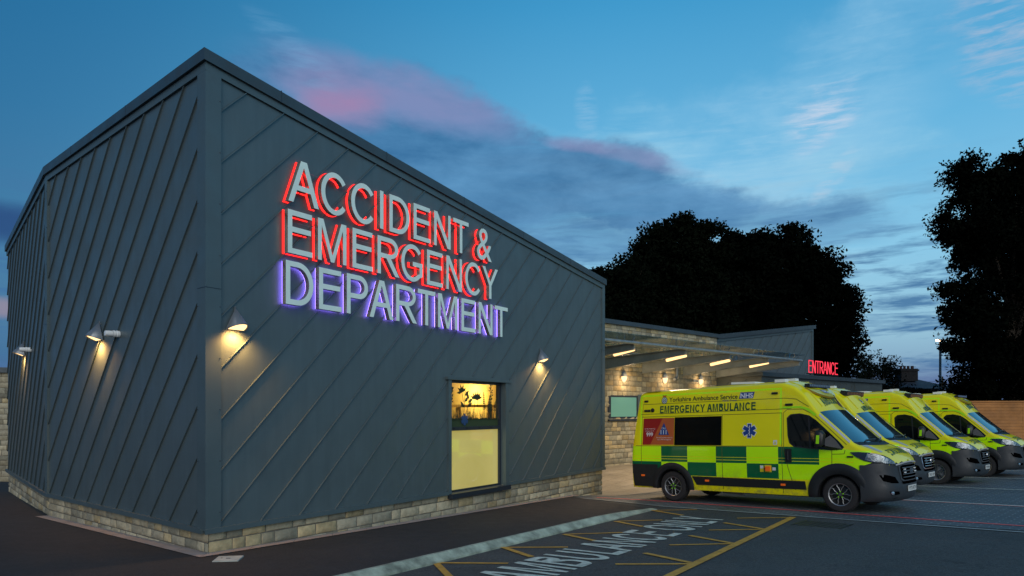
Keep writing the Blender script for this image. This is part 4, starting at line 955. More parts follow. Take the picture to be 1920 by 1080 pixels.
def make_van(V):
    vis, alloy, chrome = V
    r = empty('ambulance')
    mb = MB(); make_body(mb)
    for sg in (-1, 1):  # wheel housings
        for wx in (0, -4.035):
            mb.grid(lambda a, v: (wx+.47*cos(a), sg*v, .37+.47*sin(a)), [pi*1.1*i/16-.15 for i in range(17)], [.5, 1.02], BLACK)
            mb.poly([(wx-.6, sg*.6, .3), (wx+.6, sg*.6, .3), (wx+.6, sg*.6, .95), (wx-.6, sg*.6, .95)], BLACK)
    mb.build('body', r, smooth=True, clean=True)
    for sg in (-1, 1):
        # wheel-arch flares
        for wx, ro in ((0, .66), (-4.035, .60)):
            mb = MB()
            def fl(a, v):
                rad = .43+(ro-.43)*v; xx = wx+rad*cos(a); zz = max(.30, .37+rad*sin(a)); pr = .012+.035*sin(pi*min(1, v*1.0)*.9+.15)
                return (xx, sg*(wid(xx, zz)+pr), zz)
            mb.grid(fl, [pi*1.12*i/36-.19 for i in range(37)], [0, .15, .4, .7, 1.], DARK)
            mb.grid(lambda a, v: (wx+.43*cos(a), sg*(wid(wx, .7)+.03-v*.12), max(.3, .37+.43*sin(a))), [pi*1.12*i/24-.19 for i in range(25)], [0, 1], BLACK)
            mb.build('wheel_arch', r, smooth=True)
        # black lower trims
        mb = MB(); map_poly(mb, [(-3.48, .645), (-.71, .625), (-.69, .44), (-3.36, .435)], lambda x, z: side(x, z, sg, .016), BLACK, .3, .1)
        mb.build('sill_trim', r)
        mb = MB(); map_poly(mb, [(-5.24, .91), (-4.45, .91), (-4.45, .34), (-5.2, .34)], lambda x, z: side(x, z, sg, .022), DARK, .2, .1)
        mb.build('rear_cladding', r)
        for xx, zz in ((-4.9, .62), (-3.07, .55), (-1.2, .53)): mb = MB(); mb.box((xx, sg*(wid(xx, zz)+.026), zz), (.10, .02, .045), AMB); mb.build('side_marker', r)
        for wx in (0, -4.035): wheel_mesh(sg, r, wx, alloy)
        # cab side window
        wp_ = [(-1.08, 2.0), (-1.0, 2.075), (-.80, 2.09), (-.60, 2.04), (-.46, 1.94), (-.28, 1.77), (.0, 1.50), (.10, 1.385), (.06, 1.335), (-.14, 1.32), (-.55, 1.345), (-.92, 1.385), (-1.02, 1.46), (-1.06, 1.62)]
        mb = MB(); map_poly(mb, [(x*1.0+(x+.45)*.04, z+(z-1.7)*.05) for x, z in wp_], lambda x, z: side(x, z, sg, .004), BLACK, None, .1)
        sw = mb.build('cab_window', r)
        mb = MB(); map_poly(mb, wp_, lambda x, z: side(x, z, sg, .007), SGL, None, .1); mb.build('pane', sw)
        mb = MB(); map_poly(mb, [(-.60, 1.345), (-.565, 1.345), (-.60, 2.03), (-.635, 2.045)], lambda x, z: side(x, z, sg, .010), BLACK, None, .1); mb.build('divider', sw)
        # panel gaps
        mb = MB(); q = 0
        for pts in ([(-1.21, .34), (-1.215, 2.13)], [(-1.18, 2.13), (-1.17, 1.3), (-1.08, .9), (-1.0, .62), (-.93, .42)], [(-1.18, 2.13), (-1.1, 2.2), (-.75, 2.2), (-.52, 2.08), (-.2, 1.78), (.17, 1.42)], [(-.13, 1.31), (-.135, 1.02)], [(-5.0, 2.13), (-1.21, 2.13)], [(-5.05, 2.20), (-1.0, 2.22)], [(-5.0, 2.46), (-1.15, 2.46), (-.9, 2.43), (-.62, 2.25)], [(-2.66, .36), (-2.665, 2.13)], [(-4.95, .9), (-4.98, 2.45)], [(-.13, 1.22), (.12, 1.23), (.14, 1.31)], [(-5.15, 1.385), (-1.3, 1.385)]):
            for (xa, za), (xb, zb) in zip(pts[:-1], pts[1:]):
                L = hypot(xb-xa, zb-za); nx, nz_ = -(zb-za)/L*.006, (xb-xa)/L*.006; q += 1
                map_poly(mb, [(xa-nx, za-nz_), (xb-nx, zb-nz_), (xb+nx, zb+nz_), (xa+nx, za+nz_)], lambda x, z: side(x, z, sg, .0022+.00012*q), SEAM, .3, .1)
        mb.build('panel_gap', r)
        # lime arch stripe over the cab door
        mb = MB(); A_ = [(-1.20, 2.27), (-.80, 2.27), (-.62, 2.215), (-.50, 2.12), (-.45, 2.07)]; B_ = [(-1.20, 2.225), (-.82, 2.225), (-.66, 2.175), (-.55, 2.09), (-.50, 2.04)]
        for i in range(4): map_poly(mb, [A_[i], A_[i+1], B_[i+1], B_[i]], lambda x, z: side(x, min(z, ip(x, *EX)-RR), sg, .007), LIMEM)
        mb.build('reflective_stripe', r)
        # white stripe on the pillar and bonnet edge
        mb = MB(); mb.grid(lambda x, a: cornr(x, a, sg, .005), [-.40+.09*i for i in range(8)], [.35, .7, 1.05], SILV)
        mb.grid(lambda u, v: top_(.36+.40*u, sg*(ip(.36+.40*u, *TX)*1.0-.13-.20*v*(1-u*.6)), .005), [i/8 for i in range(9)], [0, .5, 1], SILV)
        mb.build('silver_stripe', r)
        mb = MB(); z_ = 1.15; mb.box((-1.06, sg*(wid(-1, 1.2)+.016), 1.18), (.13, .04, .30), BLACK); mb.tube([(-1.06, sg*(wid(-1, 1.2)+.045), 1.08), (-1.06, sg*(wid(-1, 1.2)+.055), 1.28)], .022, DARK, 8)
        mb.build('door_handle', r, smooth=True)
        # roof marker lights and intakes
        for xx, zz, w_ in ((-1.38, 2.58, .13), (-4.83, 2.54, .12), (-1.05, 2.31, .16)): mb = MB(); mb.tube([side(xx-w_/2, zz, sg, .014), side(xx+w_/2, zz, sg, .014)], .026, BLACK, 10); mb.build('marker_lamp', r, smooth=True)
        mb = MB(); mb.tube([side(-4.88, 2.29, sg, .012), side(-4.70, 2.29, sg, .012)], .03, BLACK, 8); p = side(-4.62, 2.3, sg, .02); mb.lathe([(0, .03*sg), (.05, .01*sg), (.055, 0)], BLACK, p, 'Y', 16); mb.build('side_camera', r, smooth=True)
        mb = MB(); mb.tube([side(.18, 1.17, sg, .010), side(.30, 1.17, sg, .010)], .018, BLACK, 8); mb.build('wing_badge', r, smooth=True)
        # mirror
        mb = MB(); y0 = wid(-.1, 1.4)
        mb.add([(-.02, sg*y0, 1.30), (.14, sg*(y0-.02), 1.32), (-.16, sg*(y0+.0), 1.62), (-.25, sg*(y0+.15), 1.36), (-.20, sg*(y0+.17), 1.40), (-.26, sg*(y0+.15), 1.52)], [(0, 1, 4, 3), (1, 2, 5, 4), (0, 3, 5, 2), (3, 4, 5), (0, 2, 1)], BLACK)
        c = Vector((-.30, sg*(y0+.22), 1.50))
        pr = [(-.085, -.115), (.085, -.10), (.095, .0), (.09, .20), (.05, .235), (-.06, .225), (-.095, .16), (-.10, -.06)]
        def sec(d, k): return [(c.x+d+ (.02 if z > 0 else 0), c.y+y_*k*1.15, c.z+z*k) for y_, z in pr]
        rings = [sec(-.075, .92), sec(-.06, 1.), sec(.03, .98), sec(.085, .7)]
        vs = [p for q_ in rings for p in q_]; m8 = 8
        mb.add(vs, [(i*m8+k, i*m8+(k+1) % m8, (i+1)*m8+(k+1) % m8, (i+1)*m8+k) for i in range(3) for k in range(m8)]+[tuple(range(8))[::-1], tuple(24+k for k in range(8))], BLACK)
        mi_ = mb.build('wing_mirror', r, smooth=True)
        mb = MB(); mb.poly([(c.x-.078, c.y-.075, c.z-.09), (c.x-.078, c.y+.075, c.z-.09), (c.x-.062, c.y+.075, c.z+.17), (c.x-.062, c.y-.075, c.z+.17)], CHROME); mb.build('mirror_glass', mi_)
        mb = MB(); ys = c.y+sg*.114; mb.hexa([(c.x-.035, ys, c.z-.05), (c.x+.03, ys, c.z-.05), (c.x+.03, ys+.003*sg, c.z-.05), (c.x-.035, ys+.003*sg, c.z-.05), (c.x-.02, ys, c.z+.13), (c.x+.045, ys, c.z+.13), (c.x+.045, ys+.003*sg, c.z+.13), (c.x-.02, ys+.003*sg, c.z+.13)], LIMEM); mb.build('lime_patch', mi_)
        # rear light
        mb = MB(); mb.grid(lambda u, v: (-5.262+.035*u+rearshift(-5.25, 1.0+.62*v), sg*(wid(-5.2, 1.2)+.012-.05*(1-u)), .93+.62*v), [0, .5, 1], [0, .25, .5, .75, 1], REDL); mb.build('rear_light', r, smooth=True)
        # headlight
        mb = MB(); HL = []
        up_ = [(.24, 1.268), (.40, 1.272), (.56, 1.262), (.70, 1.242), (.82, 1.198), (.90, 1.140), (.965, 1.07)]
        lo_ = [(.24, 1.25), (.36, 1.16), (.50, 1.09), (.64, 1.055), (.76, 1.035), (.88, 1.02), (.985, 1.01)]
        def hq(i, v, e):
            (xa, za), (xb, zb) = up_[i], lo_[i]; x = xa+(xb-xa)*v; z = za+(zb-za)*v; E_ = ip(x, *EX)
            w_ = wid(x, min(z, E_-RR)); dz_ = max(0, z-(E_-RR)); w_ -= RR-sqrt(max(0, RR*RR-dz_*dz_))
            return (x+.5*e, sg*(w_+e), z)
        mb.add([hq(i, v, .016) for i in range(7) for v in (0, .33, .66, 1)], [(i*4+k, i*4+k+1, (i+1)*4+k+1, (i+1)*4+k) for i in range(6) for k in range(3)], mat('headlamp_bezel', (.012, .014, .016), .1, coat=1.))
        hl = mb.build('headlight', r, smooth=True)
        mb = MB(); LENS = mat('headlamp_lens', (.22, .25, .27), .08, .7, .55, 9., .012, 11.)
        mb.add([hq(i, v, .021) for i in range(2, 7) for v in (.10, .5, .88)], [(i*3+k, i*3+k+1, (i+1)*3+k+1, (i+1)*3+k) for i in range(4) for k in range(2)], LENS); mb.build('lens', hl, smooth=True)
    # privacy window, poster, emblem : both sides
    for sg in (-1, 1):
        fx = (lambda x: x) if sg < 0 else (lambda x: -6.6-x+.0)
        S_ = lambda e: (lambda x, z: side(fx(x) if sg > 0 else x, z, sg, e))
        mb = MB(); map_poly(mb, [(-3.97, 1.40), (-2.68, 1.40), (-2.68, 2.10), (-3.97, 2.10)], S_(.005), PRIV, .4, .1); mb.build('side_window', r)
        mb = MB()
        map_poly(mb, [(-4.92, 1.41), (-3.98, 1.41), (-3.98, 2.09), (-4.92, 2.09)], S_(.005), ORM, .4, .1)
        map_poly(mb, [(-4.92, 1.41), (-4.68, 1.41), (-4.32, 2.09), (-4.92, 2.09)], S_(.007), REDM, .4, .1)
        map_poly(mb, [(-4.44, 1.66), (-4.12, 1.66), (-4.28, 1.97)], S_(.007), BLUE, .4, .1)
        po = mb.build('info_panel', r)
        for tx, a, b, z, h_, bo in (('999', -4.80, -4.60, 1.63, .10, .02), ('111', -4.37, -4.20, 1.68, .11, .02), ('CALL', -4.345, -4.215, 1.81, .045, .01), ('For life-threatening', -4.86, -4.54, 1.81, .03, .0), ('emergencies it\'s', -4.83, -4.57, 1.755, .03, .0), ('The NHS number when it\'s', -4.50, -4.02, 1.58, .03, 0.), ('not a 999 emergency', -4.46, -4.06, 1.53, .03, 0.)):
            lettering(tx, S_(.0095), a, b, z, h_, WHT, po, bold=bo)
        mb = MB(); k_ = [0]
        def ps(pts, m_, k): k_[0] += 1; map_poly(mb, pts, S_(.0035+.0007*k_[0]), m_)
        star(-1.98, 1.74, .175, .058, ps, WHT); star(-1.98, 1.74, .16, .043, ps, BLUE)
        ps([(-1.985, 1.62), (-1.975, 1.62), (-1.975, 1.86), (-1.985, 1.86)], WHT, 0)
        for i in range(6): z = 1.64+i*.035; s2 = 1 if i % 2 else -1; ps([(-1.98-.022*s2, z), (-1.98-.014*s2, z-.006), (-1.98+.022*s2, z+.035), (-1.98+.014*s2, z+.041)], WHT, 0)
        mb.build('medical_star', r)
        lettering('EMERGENCY AMBULANCE', S_(.006), -4.42, -1.82, 2.215, .185, GREENT, r, my=True)
        lettering('Yorkshire Ambulance Service', S_(.006), -4.14, -2.28, 2.50, .115, DGT, r, bold=.014)
        lettering('NHS Trust', S_(.006), -2.66, -2.30, 2.44, .055, BLUE, r)
        mb = MB(); map_poly(mb, [(-2.25, 2.49), (-1.90, 2.49), (-1.86, 2.64), (-2.21, 2.64)], S_(.005), BLUE, None, .1); nh = mb.build('badge', r)
        lettering('NHS', S_(.008), -2.21, -1.90, 2.51, .11, WHT, nh, bold=.03)
        mb = MB()
        for rr, m_, e in ((.085, GREENT, .005), (.068, WHT, .007), (.05, GREENT, .009), (.032, WHT, .011), (.016, GREENT, .013)): map_poly(mb, [(-4.28+rr*cos(a*pi/10), 2.54+rr*1.05*sin(a*pi/10)) for a in range(20)], S_(e), m_)
        map_poly(mb, [(-4.33, 2.635), (-4.23, 2.635), (-4.22, 2.68), (-4.28, 2.665), (-4.34, 2.68)], S_(.006), ORM)
        mb.build('crest', r)
        if sg < 0:
            mb = MB(); map_poly(mb, [(-1.41, 1.42), (-1.32, 1.42), (-1.32, 1.52), (-1.41, 1.52)], S_(.005), WHT); map_poly(mb, [(-1.40, 1.44), (-1.33, 1.44), (-1.365, 1.50)], S_(.007), YELP)
            mb.build('sticker', r); mb = MB(); map_poly(mb, [(-1.73, .80), (-1.64, .80), (-1.64, .95), (-1.73, .95)], S_(.005), YELP); map_poly(mb, [(-1.72, .88), (-1.65, .88), (-1.65, .945), (-1.72, .945)], S_(.007), WHT)
            mb.build('sticker', r); mb = MB(); map_poly(mb, [(-1.62, .80), (-1.46, .80), (-1.46, .96), (-1.62, .96)], S_(.005), YELP); mb.build('socket_plate', r); mb = MB(); map_poly(mb, [(-1.44, .84), (-1.36, .84), (-1.36, .91), (-1.44, .91)], S_(.005), WHT)
            mb.build('sticker', r)
            mb = MB(); p = side(-1.53, .88, -1, .03); mb.box(p, (.10, .06, .11), AMB); mb.box((p[0]-.06, p[1]+.01, p[2]), (.05, .04, .04), REDL); mb.build('power_socket', r)
    # windscreen
    def ws(u, v, e):
        xb = .30+.21*(1-u*u); xt = -.42+.13*(1-u*u); x = xb+(xt-xb)*v; k = wid(x, ip(x, *EX)-RR)-RR-.012
        return (x, u*k, topz(x, u*k)+e)
    mb = MB(); mb.grid(lambda u, v: ws(u, v, .006), [i/12-1 for i in range(25)], [i/14 for i in range(15)], WGL); wsn = mb.build('windscreen', r, smooth=True)
    mb = MB(); mb.grid(lambda u, v: (ws(u, 0, 0)[0]+.09*v, ws(u, 0, 0)[1]*(1-.02*v), topz(ws(u, 0, 0)[0]+.09*v, ws(u, 0, 0)[1])+.010), [i/12-1 for i in range(25)], [-.25, 0, .5, 1], DARK); mb.build('scuttle', wsn)
    for y0, a in ((-.75, 1), (-.05, 1)):
        mb = MB(); 
        P_ = [Vector(ws(u, v, .03)) for u, v in ((y0+.05, .0), (y0+.20, .07), (y0+.42, .10), (y0+.72, .11))]; mb.tube([P_[0], P_[1]], .014, BLACK, 6); mb.tube(P_[1:], .011, BLACK, 6); mb.build('wiper', wsn)
    mb = MB(); mb.box((.02, 0, 1.95), (.01, .01, .01), BLACK)
    # cap lettering, bonnet lettering
    if vis:
        lettering('AMBULANCE', lambda u, v: top_(-.42-v, u, .007), -.50, .44, .0, .15, GREENT, r, my=True)
    else:
        lettering('AMBULANCE', lambda u, v: top_(-.34-v, u, .007), -.45, .45, .0, .11, GREENT, r, my=True)
    lettering('AMBULANCE', lambda u, v: top_(.90-v, -u, .007), -.54, .54, .0, .15, GREENT, r, my=True)
    mb = MB(); mb.grid(lambda u, v: (ip(abs(u), (0, .35, .55, .66), (1.062, 1.045, 1.03, .99))-.0*v, u, .985+.03*v+.045*(1-(u/.66)**2)), [i/10*.66 for i in range(-10, 11)], [0, 1], SILV); mb.build('bonnet_lip', r)
    # cap: raised channels
    mb = MB()
    for y0 in (-.62, .62):
        mb.tube([top_(x, y0, .0) for x in (-3.4, -1.3, -1.1, -.9, -.72, -.55, -.45)], .018, YELP, 6)
    for y0 in (-.3, .3): mb.tube([top_(x, y0, .0) for x in (-3.4, -1.3, -1.1)], .016, YELP, 6)
    mb.build('roof_rib', r, smooth=True)
    # light bar and visor
    BARM = mat('light_bar_lens', (.03, .035, .04), .15, 0, .8, 40., coat=1.)
    if vis:
        mb = MB(); mb.box((-.78, 0, 2.735), (.10, 1.24, .075), BLACK)
        for i in range(12): mb.box((-.727, -.55+.1*i, 2.735), (.012, .078, .045), BARM)
        mb.build('light_bar', r)
        mb = MB()
        def vz(u, v): q = sqrt(max(0, 1-u*u)); return (-.80+.33*q*v, u*.64, 2.695-.22*q*v*(.6+.4*v))
        us = [sin(pi/2*i/12) for i in range(-12, 13)]; mb.grid(vz, us, [0, .25, .5, .75, 1], YELP)
        mb.grid(lambda u, v: (lambda p: (p[0]-.012*v-.01, p[1]*.99, p[2]-.035*v))(vz(u, 1)), us, [0, 1], mat('visor_lip', (.30, .20, .01), .5))
        vo = mb.build('visor', r, smooth=True)
        mb = MB(); mb.grid(lambda u, v: (lambda p: (p[0], p[1], p[2]+.006))(vz(u, v)), [-.22, -.1, 0, .1, .22], [.35, .5, .7], BLUE); bd = mb.build('badge', vo)
        lettering('NHS', lambda u, v: (lambda p: (p[0], p[1], p[2]+.010))(vz(u, .66-v)), -.19, .19, 0., .27, WHT, bd, bold=.03)
        mb = MB(); mb.tube([vz(.35, .9), (-.42, .24, 2.34)], .012, BLACK, 5); p = top_(-.40, .24, .03)
        mb.add([(p[0]+.10, p[1], p[2]-.10), (p[0]-.06, p[1]-.03, p[2]+.02), (p[0]-.06, p[1]+.03, p[2]+.02), (p[0]-.03, p[1], p[2]+.09)], [(0, 1, 2), (0, 3, 1), (0, 2, 3), (1, 3, 2)], BLACK); mb.build('antenna', r)
    else:
        mb = MB(); mb.box((-.80, 0, 2.70), (.16, 1.36, .13), BLACK, Matrix.Rotation(.2, 3, 'Y')); 
        for i in range(6): mb.box((-.713, -.55+.22*i, 2.685), (.014, .19, .09), BARM, Matrix.Rotation(.2, 3, 'Y'))
        mb.build('light_bar', r)
        mb = MB(); map_poly(mb, [(-.50+.0, -.02), (-.38, -.02), (-.38, .12), (-.50, .12)], lambda a, b_: top_(a, b_+.0, .006), BLUE if alloy is False and chrome is False else YELP, .1, .1)
        if chrome:
            for rr, e, m_ in ((.07, .008, GREENT), (.05, .010, WHT), (.03, .012, GREENT)): map_poly(mb, [(-.55+rr*cos(a*pi/8), -.05+rr*sin(a*pi/8)) for a in range(16)], lambda x_, y_: top_(x_, y_, e), m_)
        mb.build('badge', r)
    for xx, yy in ((-1.35, -.62), (-1.35, -.05), (-1.55, .55)): mb = MB(); mb.box((xx, yy, topz(xx, yy)+.035), (.24, .18, .07), WHITE); mb.build('roof_beacon', r)
    mb = MB(); mb.box((-2.3, -.35, topz(-2.3, -.35)+.03), (.6, .5, .05), WHITE, Matrix.Rotation(.03, 3, 'Y')); mb.build('roof_vent', r)
    mb = MB(); mb.grid(lambda u, v: (-5.02+.62*v, u*.92, 2.755+.03*v+.05*(1-u*u)+.03*(1-v)), [-1, -.5, 0, .5, 1], [0, .5, 1], YELP)
    mb.build('rear_spoiler', r)
    # bumper
    bx = [(.42, 1.045), (.58, 1.035), (.72, .995), (.84, .925), (.93, .83), (.99, .70), (1.035, .55), (1.06, .38), (1.075, .2), (1.08, 0)]
    prof = [(.25, .10), (.29, .04), (.36, .012), (.48, -.01), (.60, .0), (.66, .015), (.80, .02), (.92, .035), (1.0, .035), (1.035, .04), (1.05, .07), (1.052, .17)]
    plan = [(x, -y) for x, y in bx]+[(x, y) for x, y in bx[-2::-1]]
    mb = MB(); vs = []
    for (z, ins) in prof:
        for i, (x, y) in enumerate(plan):
            f = min(1, max(0, (x-.42)/.25)); k = 1-ins*f*.95
            zz = z
            if z > .9: zz = z+.05*(1-min(1, max(0, (x-.42)/.3)))-(.10*max(0, (abs(y)-.45)/.6)*0)
            if x < .6: zz = min(zz, 1.0-.0) if z > .9 else zz
            vs.append((x-ins*f, y*(1-ins*.35*f), zz))
    a = len(plan); mb.add(vs, [(j*a+i, j*a+i+1, (j+1)*a+i+1, (j+1)*a+i) for j in range(len(prof)-1) for i in range(a-1)], BODYP)
    bu = mb.build('bumper', r, smooth=True)
    def bpnt(y, z, e=0.):
        ins = ip(z, [p[0] for p in prof], [p[1] for p in prof]); xs_ = [p[0] for p in bx[::-1]]; ys_ = [p[1] for p in bx[::-1]]
        x = ip(abs(y), ys_, xs_); f = min(1, max(0, (x-.42)/.25)); return (x-ins*f+e, y*(1-ins*.35*f), z)
    GF = CHROME if chrome else GUN
    mb = MB(); g_ = [(-.50, .955), (-.40, .985), (.40, .985), (.50, .955), (.46, .72), (.36, .675), (-.36, .675), (-.46, .72)]
    map_poly(mb, [(y*1.12, z+(z-.83)*.16) for y, z in g_], lambda y, z: bpnt(y, z, .010), GF if chrome else mat('grille_surround', (.045, .052, .058), .4), .15, .08)
    gr = mb.build('grille', bu)
    mb = MB(); map_poly(mb, g_, lambda y, z: bpnt(y, z, .016), VOID, .15, .08)
    for z in (.735, .80, .865, .93): mb.tube([bpnt(y, z, .024) for y in (-.43, -.25, 0, .25, .43)], .009, GF, 6)
    mb.build('slats', gr)
    mb = MB()
    if chrome or vis is False: mb.lathe([(0, .02), (.05, .015), (.062, 0), (.055, -.01)], CHROME, (0, 0, 0), 'Y', 20); bo = mb.build('badge', gr, smooth=True); bo.location = bpnt(0, .86, .04); bo.rotation_euler = (0, 0, -pi/2)
    else:
        for i in range(4): mb.box(Vector(bpnt(-.075+.05*i, .86, .04)), (.012, .028, .11), CHROME)
        mb.build('badge', gr)
    mb = MB()
    for y in (-.36, .30):
        for z in (.835, .90): mb.box(Vector(bpnt(y, z, .04)), (.02, .09, .022), WHITE if vis else GREYL)
    mb.build('strobe_light', gr)
    for sg in (-1, 1):
        mb = MB(); map_poly(mb, [(sg*y, z) for y, z in ((.965, .80), (.90, .81), (.70, .755), (.60, .64), (.62, .625), (.80, .635), (.93, .68))], lambda y, z: bpnt(y, z, .010), VOID, .08, .08)
        map_poly(mb, [(sg*y, z) for y, z in ((.86, .47), (.62, .46), (.58, .40), (.80, .385))], lambda y, z: bpnt(y, z, .008), VOID, .08, .08)
        mb.build('air_intake', bu)
        mb = MB(); p = bpnt(sg*.80, .43, .015); mb.lathe([(0, .014), (.035, .01), (.04, 0)], CHROME, (0, 0, 0), 'Y', 14); o = mb.build('fog_lamp', bu, smooth=True); o.location = p; o.rotation_euler = (0, 0, -pi/2-sg*.6*-1)
    mb = MB(); map_poly(mb, [(-.48, .655), (.48, .655), (.45, .60), (-.45, .60)], lambda y, z: bpnt(y, z, .012), VOID, .15, None)
    mb.build('lower_grille', bu)
    mb = MB(); mb.box((1.098, 0, .50), (.012, .53, .118), PLATE); npl = mb.build('number_plate', r)
    mb = MB(); mb.box((-1.5, 0, .27), (2.0, .5, .12), BLACK); mb.tube([(-3.0, -.35, .24), (-2.6, -.62, .26), (-2.3, -.7, .24)], .04, STEEL, 8); mb.build('underbody', r)
    return r, npl
vans = [((True, True, False), 0., 0., 'YY73 RTV', 'nearest yellow and green ambulance with red and orange panel at its rear side'),
        ((False, True, True), -.70, 4.30, 'YN17 JOP', 'ambulance with chrome-edged grille parked directly behind the nearest one'),
        ((False, False, False), -.22, 8.30, 'YF70 BVA', 'third ambulance in the row showing bright silver spoked wheel'),
        ((True, True, False), .20, 12.2, 'YJ73 KXE', 'furthest ambulance cut off by the right picture edge near the timber fence')]
upn = Vector((-.019, .0288, 1)).normalized(); fw = (FW-upn*FW.dot(upn)).normalized(); lfv = upn.cross(fw)
RM = Matrix((fw, lfv, upn)).transposed().to_4x4()
for V, dx, dy, plate, lab in vans:
    r, npl = make_van(V); x, y = vf(dx, dy)
    lettering(plate, lambda u, v: (1.1055, u, v), -.235, .235, .462, .078, BLACK, npl, bold=.012)
    r.matrix_world = Matrix.Translation((x, y, road(x, y)+.008)) @ RM
    tag(r, lab, 'ambulance', 'ambulances parked in the bays')
# ------------------------------------------------------------------ fence
FNC = mat('fence_timber', (.36, .155, .045), .8, 0, .3, 1.4, .003, 20.)
fn = tag(empty('timber_fence', (28, 40, -2)), 'horizontal board timber fence beneath the tall right tree', 'fence'); FI = Matrix.Translation((-28, -40, 2))
p0 = Vector((22.0, 33.5, 0)); fu = Vector((.985, -.17, 0)).normalized(); FF = Face(p0[:2], (p0+fu*28)[:2], .44, .44)
mb = MB(); z = -2.6; rs = random.Random(5)
while z < .34:
    t = 0
    while t < 28:
        L = 2.4; fbox(mb, FF, t+.003, t+L-.003, z, z+.142, rs.uniform(-.004, .004), .022+rs.uniform(0, .012), FNC); t += L
    z += .15
o = mb.build('boards', fn); o.matrix_parent_inverse = FI
mb = MB(); fbox(mb, FF, 0, 28, .36, .42, -.03, .07, FNC); o = mb.build('capping', fn); o.matrix_parent_inverse = FI
for i in range(11):
    mb = MB(); fbox(mb, FF, i*2.4-.05, i*2.4+.05, -2.6, .36, -.12, -.008, FNC); o = mb.build('post', fn); o.matrix_parent_inverse = FI
# ------------------------------------------------------------------ trees
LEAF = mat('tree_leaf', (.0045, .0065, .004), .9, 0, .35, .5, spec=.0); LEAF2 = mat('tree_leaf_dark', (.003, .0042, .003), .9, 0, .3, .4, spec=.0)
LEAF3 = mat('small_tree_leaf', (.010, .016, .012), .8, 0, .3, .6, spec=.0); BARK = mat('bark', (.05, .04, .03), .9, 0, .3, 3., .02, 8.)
def leaves(name, parent, lobes, clumps, per, size, csig, m, seed, shell=.55):
    g = np.random.default_rng(seed); vol = np.array([l[1][0]*l[1][1]*l[1][2] for l in lobes])**.75; vol /= vol.sum()
    li = g.choice(len(lobes), clumps, p=vol); d = g.normal(size=(clumps, 3)); d /= np.linalg.norm(d, axis=1)[:, None]
    rad = shell+(1-shell)*g.random(clumps)**.7; rad[g.random(clumps) < .35] *= g.random((rad*1).shape)[0:1]*.6+.3
    C = np.array([lobes[i][0] for i in li]); R = np.array([lobes[i][1] for i in li]); cc = C+d*R*rad[:, None]
    n_ = clumps*per; off_ = np.clip(g.normal(size=(n_, 3)), -1.5, 1.5)*np.array([1, 1, .7])*csig; cen = np.repeat(cc, per, 0)+off_*np.repeat(.6+.9*g.random(clumps), per)[:, None]
    a = g.normal(size=(n_, 3)); a /= np.linalg.norm(a, axis=1)[:, None]; b = np.cross(a, g.normal(size=(n_, 3))); b /= np.linalg.norm(b, axis=1)[:, None]
    s_ = size*(.6+.8*g.random(n_))[:, None]; V = np.stack([cen-a*s_, cen-b*s_*.5, cen+a*s_, cen+b*s_*.5], 1).reshape(-1, 3)
    me = bpy.data.meshes.new(name); me.vertices.add(n_*4); me.vertices.foreach_set('co', V.astype(np.float32).ravel())
    me.loops.add(n_*4); me.loops.foreach_set('vertex_index', np.arange(n_*4, dtype=np.int32)); me.polygons.add(n_)
    me.polygons.foreach_set('loop_start', np.arange(0, n_*4, 4, dtype=np.int32)); me.polygons.foreach_set('loop_total', np.full(n_, 4, np.int32))
    me.update(); me.validate(); me.materials.append(m); o = bpy.data.objects.new(name, me); COL.objects.link(o); o.parent = parent; return o, cc
def tree(px0, px1, ptop, depth, lobes, label, m, clumps, per, size, csig, seed, trunk=.35, shell=.55, group=None):
    """lobes in picture-independent units: (x offset, y offset, height, rx, ry, rz) in metres about the trunk"""
    x = ((px0+px1)/2-960)/1300*depth; g = hz(x, depth); e = tag(empty('tree', (x, depth, g)), label, 'tree', group)
    L = [((a, b, c), (rx, ry, rz)) for a, b, c, rx, ry, rz in lobes]; o, cc = leaves('crown', e, L, clumps, per, size, csig, m, seed, shell)
    mb = MB(); rs = random.Random(seed); hh = max(l[0][2] for l in L)
    mb.tube([(0, 0, -.3), (.05, .05, hh*.25), (-.1, .1, hh*.5), (.1, 0, hh*.8)], [trunk*1.2, trunk, trunk*.75, trunk*.3], BARK, 10)
    for c in cc[::max(1, len(cc)//40)]:
        b0 = Vector((0, 0, min(hh*.75, max(hh*.15, c[2]*.5)))); c = Vector(c); mid = b0.lerp(c, .5)+Vector((rs.uniform(-.4, .4), rs.uniform(-.4, .4), rs.uniform(-.2, .6)))
        mb.tube([b0, mid, c], [trunk*.35, trunk*.18, .03], BARK, 5)
    mb.build('trunk', e, smooth=True); return e
# big domed tree, centre right (60 m away)
def lob(pxs, depth, x0): return [((px-960)/1300*depth-x0, dy, (768-py)/1300*depth, rx, ry, rz) for px, py, dy, rx, ry, rz in pxs]
def mk(pts, depth, label, m, clumps, per, size, csig, seed, trunk=.4, shell=.55):
    xs_ = [(p[0]-960)/1300*depth for p in pts]; x0 = sum(xs_)/len(xs_); g = hz(x0, depth)
    L = [(x-x0, p[2], (768-p[1])/1300*depth-g, p[3], p[4], p[5]) for x, p in zip(xs_, pts)]; pc = x0/depth*1300+960
    return tree(pc, pc, 0, depth, L, label, m, clumps, per, size, csig, seed, trunk, shell)
mk([(1440, 530, 0, 5.6, 5., 5.2), (1375, 560, 0, 4.6, 5, 5.6), (1510, 590, 0, 4.4, 4.5, 5.4), (1560, 655, 0, 2.4, 3, 3.2), (1330, 640, 0, 4, 4, 4), (1470, 680, 0, 5, 4, 4)], 60, 'broad domed dark tree behind the grey clad block', LEAF2, 900, 190, .17, .52, 11, .5, .5)
